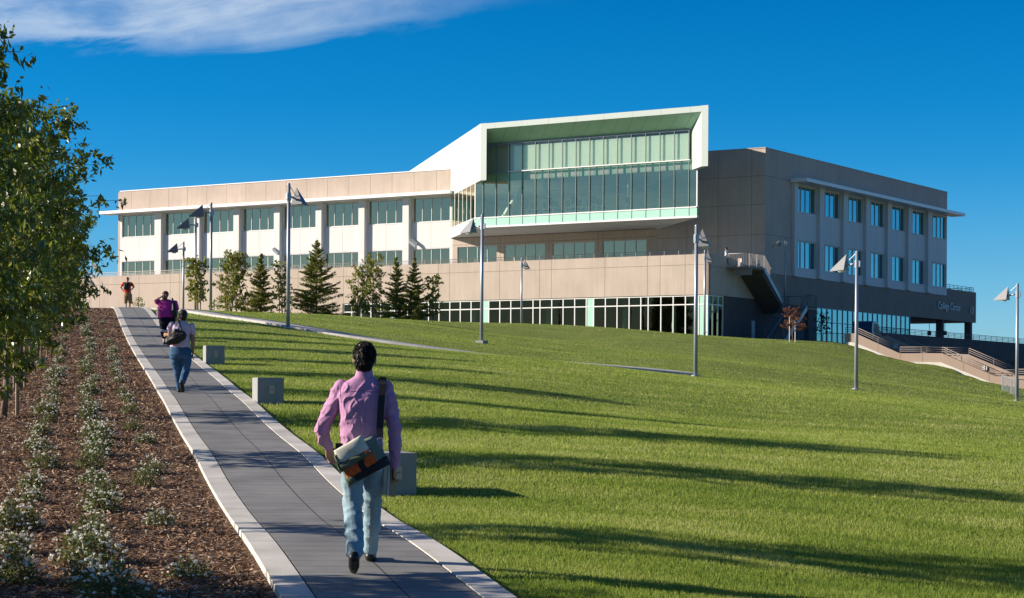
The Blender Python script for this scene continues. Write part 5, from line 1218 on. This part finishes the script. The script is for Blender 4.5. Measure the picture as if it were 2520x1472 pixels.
def man_red():
    Y0=112.; X0=(312-1260)/5000*Y0; g0=hz(X0,Y0); m=.00503
    q=lambda zx,zy,y=0:((zx-222)*m,y,(484-zy)*m)
    r=thing('person','man in a red shirt and khaki shorts standing at the crest, hands on hips','person',(X0,Y0,g0))
    B=Blob(); head(B,q(223,153,.02),1.0); B.limb([q(222,185),q(222,170)],[.06,.055])
    for sgn,E_,H_ in ((-1,q(146,240,.05),q(180,283,.0)),(1,q(292,236,.05),q(262,270,.0))):
        S_=(sgn*.2,0,1.42); B.limb([S_,E_,H_],[.06,.045,.032]); d=Vector((-sgn*.8,.2,-.4)); hand(B,H_,d,(0,1,.2),.4,.95)
    B.loft([(0,0,.9,.16,.1),(0,0,1.2,.16,.1),(0,0,1.42,.17,.09),(0,0,1.48,.06,.06)])
    LH=(-.09,0,.88);RH=(.12,0,.88); B.limb([LH,(-.075,.02,.48),(-.07,0,.08)],[.08,.055,.04]); B.limb([RH,(.15,.02,.48),(.13,0,.08)],[.08,.055,.04]); B.build('body','skin',r,.014,3)
    B=Blob(); B.loft([(.01,0,.94,.19,.13),(0,0,1.1,.185,.125),(0,0,1.3,.205,.13),(0,0,1.42,.21,.115),(0,0,1.49,.09,.08)],24,2.3); B.limb([(-.2,0,1.43),(-.30,.02,1.32)],[.085,.075]); B.limb([(.2,0,1.43),(.29,.02,1.33)],[.085,.075]); B.build('t_shirt','red_shirt',r,.016,3)
    B=Blob(); B.loft([(.02,0,.72,.19,.14),(.02,0,.95,.185,.13)],20,2.4); B.limb([(-.08,0,.8),(-.09,.01,.42)],[.12,.11]); B.limb([(.14,0,.8),(.165,.01,.42)],[.12,.115]); B.build('shorts','khaki',r,.016,3)
    for x in (-.07,.13): B=Blob(); B.limb([(x,-.04,.06),(x,.14,.05)],[.05,.04]); B.build('shoe','shoe',r,.014,3)
    B=Blob(); c=q(223,143,.0); B.mb.ball(c,1,sc=(.085,.098,.08)); B.build('hair','hair_rd',r,.012,2)
    b=thing('backpack','black backpack worn by the man in the red shirt','backpack',(X0,Y0,g0))
    B=Blob(); B.loft([(-.01,-.2,1.07,.15,.09),(-.01,-.21,1.2,.165,.11),(-.01,-.2,1.38,.155,.1),(-.01,-.18,1.46,.10,.07)],20,3); B.build('pack','bag_blk',b,.016,3)
    for x in (-.12,.1): mb=MB(); mb.path([(x,-.13,1.44),(x,-.02,1.53),(x,.12,1.42),(x,.13,1.2),(x,-.1,1.1)],.018,6); mb.build('strap','bag_blk',b)
man_red()
def podium_people():
    p=KW(-.25,3.7,11.02); r=thing('person','person in a pale shirt and jeans walking onto the stair landing','person',p,rad(65))
    B=Blob(); head(B,(0,.02,1.50),1.0); B.limb([(0,0,1.34),(0,0,1.44)],[.055,.052]); B.loft([(0,0,.85,.14,.1),(0,0,1.3,.15,.09),(0,0,1.37,.06,.06)])
    B.limb([(-.18,0,1.3),(-.2,-.08,1.06),(-.19,.05,.85)],[.05,.04,.03]); B.limb([(.18,0,1.3),(.2,.1,1.06),(.19,.25,.92)],[.05,.04,.03]); hand(B,(-.19,.05,.85),(0,.2,-1),(0,1,0),.5); hand(B,(.19,.25,.92),(0,.5,-1),(0,1,0),.5)
    B.limb([(-.08,0,.82),(-.08,.16,.45),(-.08,.2,.08)],[.08,.055,.04]); B.limb([(.08,0,.82),(.08,-.06,.45),(.08,-.25,.12)],[.08,.055,.04]); B.build('body','skin_br',r,.014,3)
    B=Blob(); B.loft([(0,0,.74,.19,.14),(0,0,1.1,.18,.125),(0,0,1.3,.19,.12),(0,0,1.38,.08,.07)],22,2.3); B.limb([(-.18,0,1.3),(-.2,-.08,1.05)],[.075,.065]); B.limb([(.18,0,1.3),(.2,.1,1.05)],[.075,.065]); B.build('shirt','pale_cloth',r,.016,3)
    B=Blob(); B.limb([(-.08,0,.82),(-.08,.16,.45),(-.08,.2,.1)],[.11,.08,.065]); B.limb([(.08,0,.82),(.08,-.06,.45),(.08,-.24,.14)],[.11,.08,.065]); B.build('trousers','jeans',r,.016,3)
    for x,y in ((-.08,.22),(.08,-.22)): B=Blob(); B.limb([(x,y-.03,.06),(x,y+.14,.045)],[.045,.036]); B.build('shoe','pale_cloth',r,.012,3)
    B=Blob(); B.mb.ball((0,-.005,1.56),1,sc=(.1,.108,.1)); B.build('hair','hair_bk',r,.012,2)
    p=KW(-1.1,1.5,11.02); r=thing('person','person in a white top seated behind the terrace parapet','person',p,rad(200))
    B=Blob(); head(B,(0,.02,1.17),1.0,.4); B.limb([(0,0,1.0),(0,0,1.1)],[.055,.052]); B.loft([(0,0,.45,.16,.12),(0,0,.9,.16,.1),(0,0,1.03,.06,.06)])
    for x in (-1,1): B.limb([(x*.19,0,.95),(x*.25,.02,.72),(x*.14,.22,.62)],[.05,.04,.03]); hand(B,(x*.14,.22,.62),(0,1,-.3),(-x,0,0),.4); B.limb([(x*.09,0,.5),(x*.1,.42,.48),(x*.1,.45,.06)],[.08,.055,.04])
    B.build('body','skin_lt',r,.014,3)
    B=Blob(); B.loft([(0,0,.46,.19,.15),(0,0,.7,.18,.13),(0,0,.95,.2,.12),(0,0,1.04,.07,.07)],22,2.3)
    for x in (-1,1): B.limb([(x*.19,0,.95),(x*.25,.02,.72)],[.085,.085])
    B.build('top','pale_cloth',r,.016,3)
    B=Blob()
    for x in (-1,1): B.limb([(x*.09,0,.5),(x*.1,.42,.48),(x*.1,.45,.08)],[.11,.085,.065])
    B.build('trousers','blk_cloth',r,.016,3); B=Blob(); B.mb.ball((0,-.01,1.22),1,sc=(.1,.108,.1)); B.build('hair','hair_bk',r,.012,2)
    b=thing('bench','low grey bench behind the terrace parapet','bench',p,rad(200)); mb=MB(); mb.box(-.7,.7,-.22,.2,.34,.38); mb.build('seat','concrete',b)
    for x in (-.6,.6): mb=MB(); mb.box(x-.04,x+.04,-.18,.16,0,.339); mb.build('leg','steel',b)
    c=thing('traffic_cone','pale traffic cone standing on the stair landing','cone',KW(1.0,4.0,11.03),KA)
    mb=MB(); mb.tube((0,0,.04),(0,0,.68),.13,.03,14); mb.build('cone','blind',c,True); mb=MB(); mb.box(-.19,.19,-.19,.19,0,.04); mb.build('base','blind',c)
podium_people()
# ---------------------------------------------------------------- vehicles, fence and small far things
M['navy']=mat('navy_paint',(.012,.018,.045),.3,var=.1,spec=.7); M['blue_paint']=mat('blue_paint',(.03,.12,.30),.3,var=.1,spec=.7); M['tyre']=mat('tyre',(.015,.015,.015),.8)
def car(label,loc,rz,paint,van=False):
    r=thing('parked_car' if not van else 'parked_van',label,'car' if not van else 'van',loc,rz)
    H=1.95 if van else 1.42
    prof=[(-2.2,.35),(2.2,.35),(2.25,.75),(2.1,.95),(1.35,1.02),(.75,H-.05),(.4,H),(-1.6,H),(-1.95,H-.12),(-2.2,1.0)] if van else [(-2.2,.35),(2.15,.35),(2.2,.7),(1.9,.88),(1.1,.95),(.5,H-.04),(.1,H),(-1.0,H-.02),(-1.7,1.0),(-2.2,.92)]
    mb=MB(); mb.extr([(x,-.85,z) for x,z in prof],(0,1.7,0)); o=mb.build('body',paint,r); b=o.modifiers.new('b','BEVEL'); b.width=.09; b.segments=3
    for s_ in (-1,1):
        mb=MB(); w=[(-1.5,1.05),(.95,1.05),(.55,H-.18),(-1.4,H-.18)] if van else [(-1.3,.97),(.85,.97),(.35,H-.12),(-.9,H-.12)]
        mb.extr([(x,s_*.852,z) for x,z in w],(0,s_*.01,0)); mb.build('window','black',r)
        for x in (-1.35,1.35):
            mb=MB(); mb.tube((x,s_*.72,.33),(x,s_*.88,.33),.33,n=20); wv=mb.build('wheel','tyre',r); mb=MB(); mb.tube((x,s_*.885,.33),(x,s_*.9,.33),.2,n=14); mb.build('rim','steel',wv)
    for s_ in (-.6,.6): mb=MB(); mb.box(2.16,2.26,s_-.16,s_+.16,.62,.74); mb.build('headlight','white_m',r)
    return r
car('dark van showing above the top of the concrete stairs',KW(9.3,10.8,4.62),KA+math.pi/2+.2,'navy',True)
X_,Y_,_=W(2519,912,178); car('blue car at the right edge below the dark wall',(X_+1.2,Y_,W(2515,905,178)[2]-1.42),rad(185),'blue_paint')
t=crown_tree(77,1.6,.9,.1,16,9,.12,.07,'leaf_red',trunk_r=.02,shape='round',stakes=0,name='autumn_shrub',cat='shrub',twig=.25); t.location=(W(2492,905,172)[0],172,W(2492,905,172)[2]-1.0); t['label']='small orange autumn shrub beside the blue car at the right edge'
M['ground_pad']=M['earth']
fx=thing('wire_fence','galvanised wire mesh gate fence at the right edge beyond the lawn','fence',(0,0,0))
def fpost(x,y0,y1,Y,r_=.035): a=W(x,y0,Y); b=W(x,y1,Y); mb=MB(); mb.tube(b,a,r_,n=8); mb.build('post','steel',fx); return a,b
fp=[(2467,925,1000,121),(2489,931,1000,117),(2506,934,1002,113),(2530,935,1005,113),(2570,935,1005,113)]
tops=[];bots=[]
for x,y0,y1,Y in fp: a,b=fpost(x,y0,y1,Y); tops.append(a);bots.append(b)
for L0 in (tops,[tuple(Vector(a).lerp(Vector(b),.62)) for a,b in zip(tops,bots)]): mb=MB(); mb.path(L0,.025,6); mb.build('rail','steel',fx)
for i in range(4):
    mb=MB(); a,b=Vector(tops[i]),Vector(tops[i+1]); c,d=Vector(bots[i]),Vector(bots[i+1]); wd_=(b-a).length; n=int(wd_/.2)+2
    for k in range(-int((a-c).length/.2),n):
        for sg in (1,-1):
            # diagonal wires clipped to the panel
            pts=[]
            for s_ in (0,1):
                u=(k*.2)/wd_; h=(a-c).length; u2=u+h/wd_
                u_s=u if s_==0 else u2
                pts.append((u_s,s_))
            (u0,v0),(u1,v1)=pts
            if u0<0: v0+= (0-u0)/(u1-u0); u0=0
            if u1>1: v1-= (u1-1)/(u1-(u if u>=0 else u)) if u1>u else 0; u1=1
            if v0>=v1 or u0>=1: continue
            if sg<0: u0,u1=1-u0,1-u1
            p=c.lerp(d,u0).lerp(a.lerp(b,u0),v0); q_=c.lerp(d,u1).lerp(a.lerp(b,u1),v1); mb.tube(p,q_,.0035,n=3,caps=False)
    mb.build('mesh_panel','steel',fx)
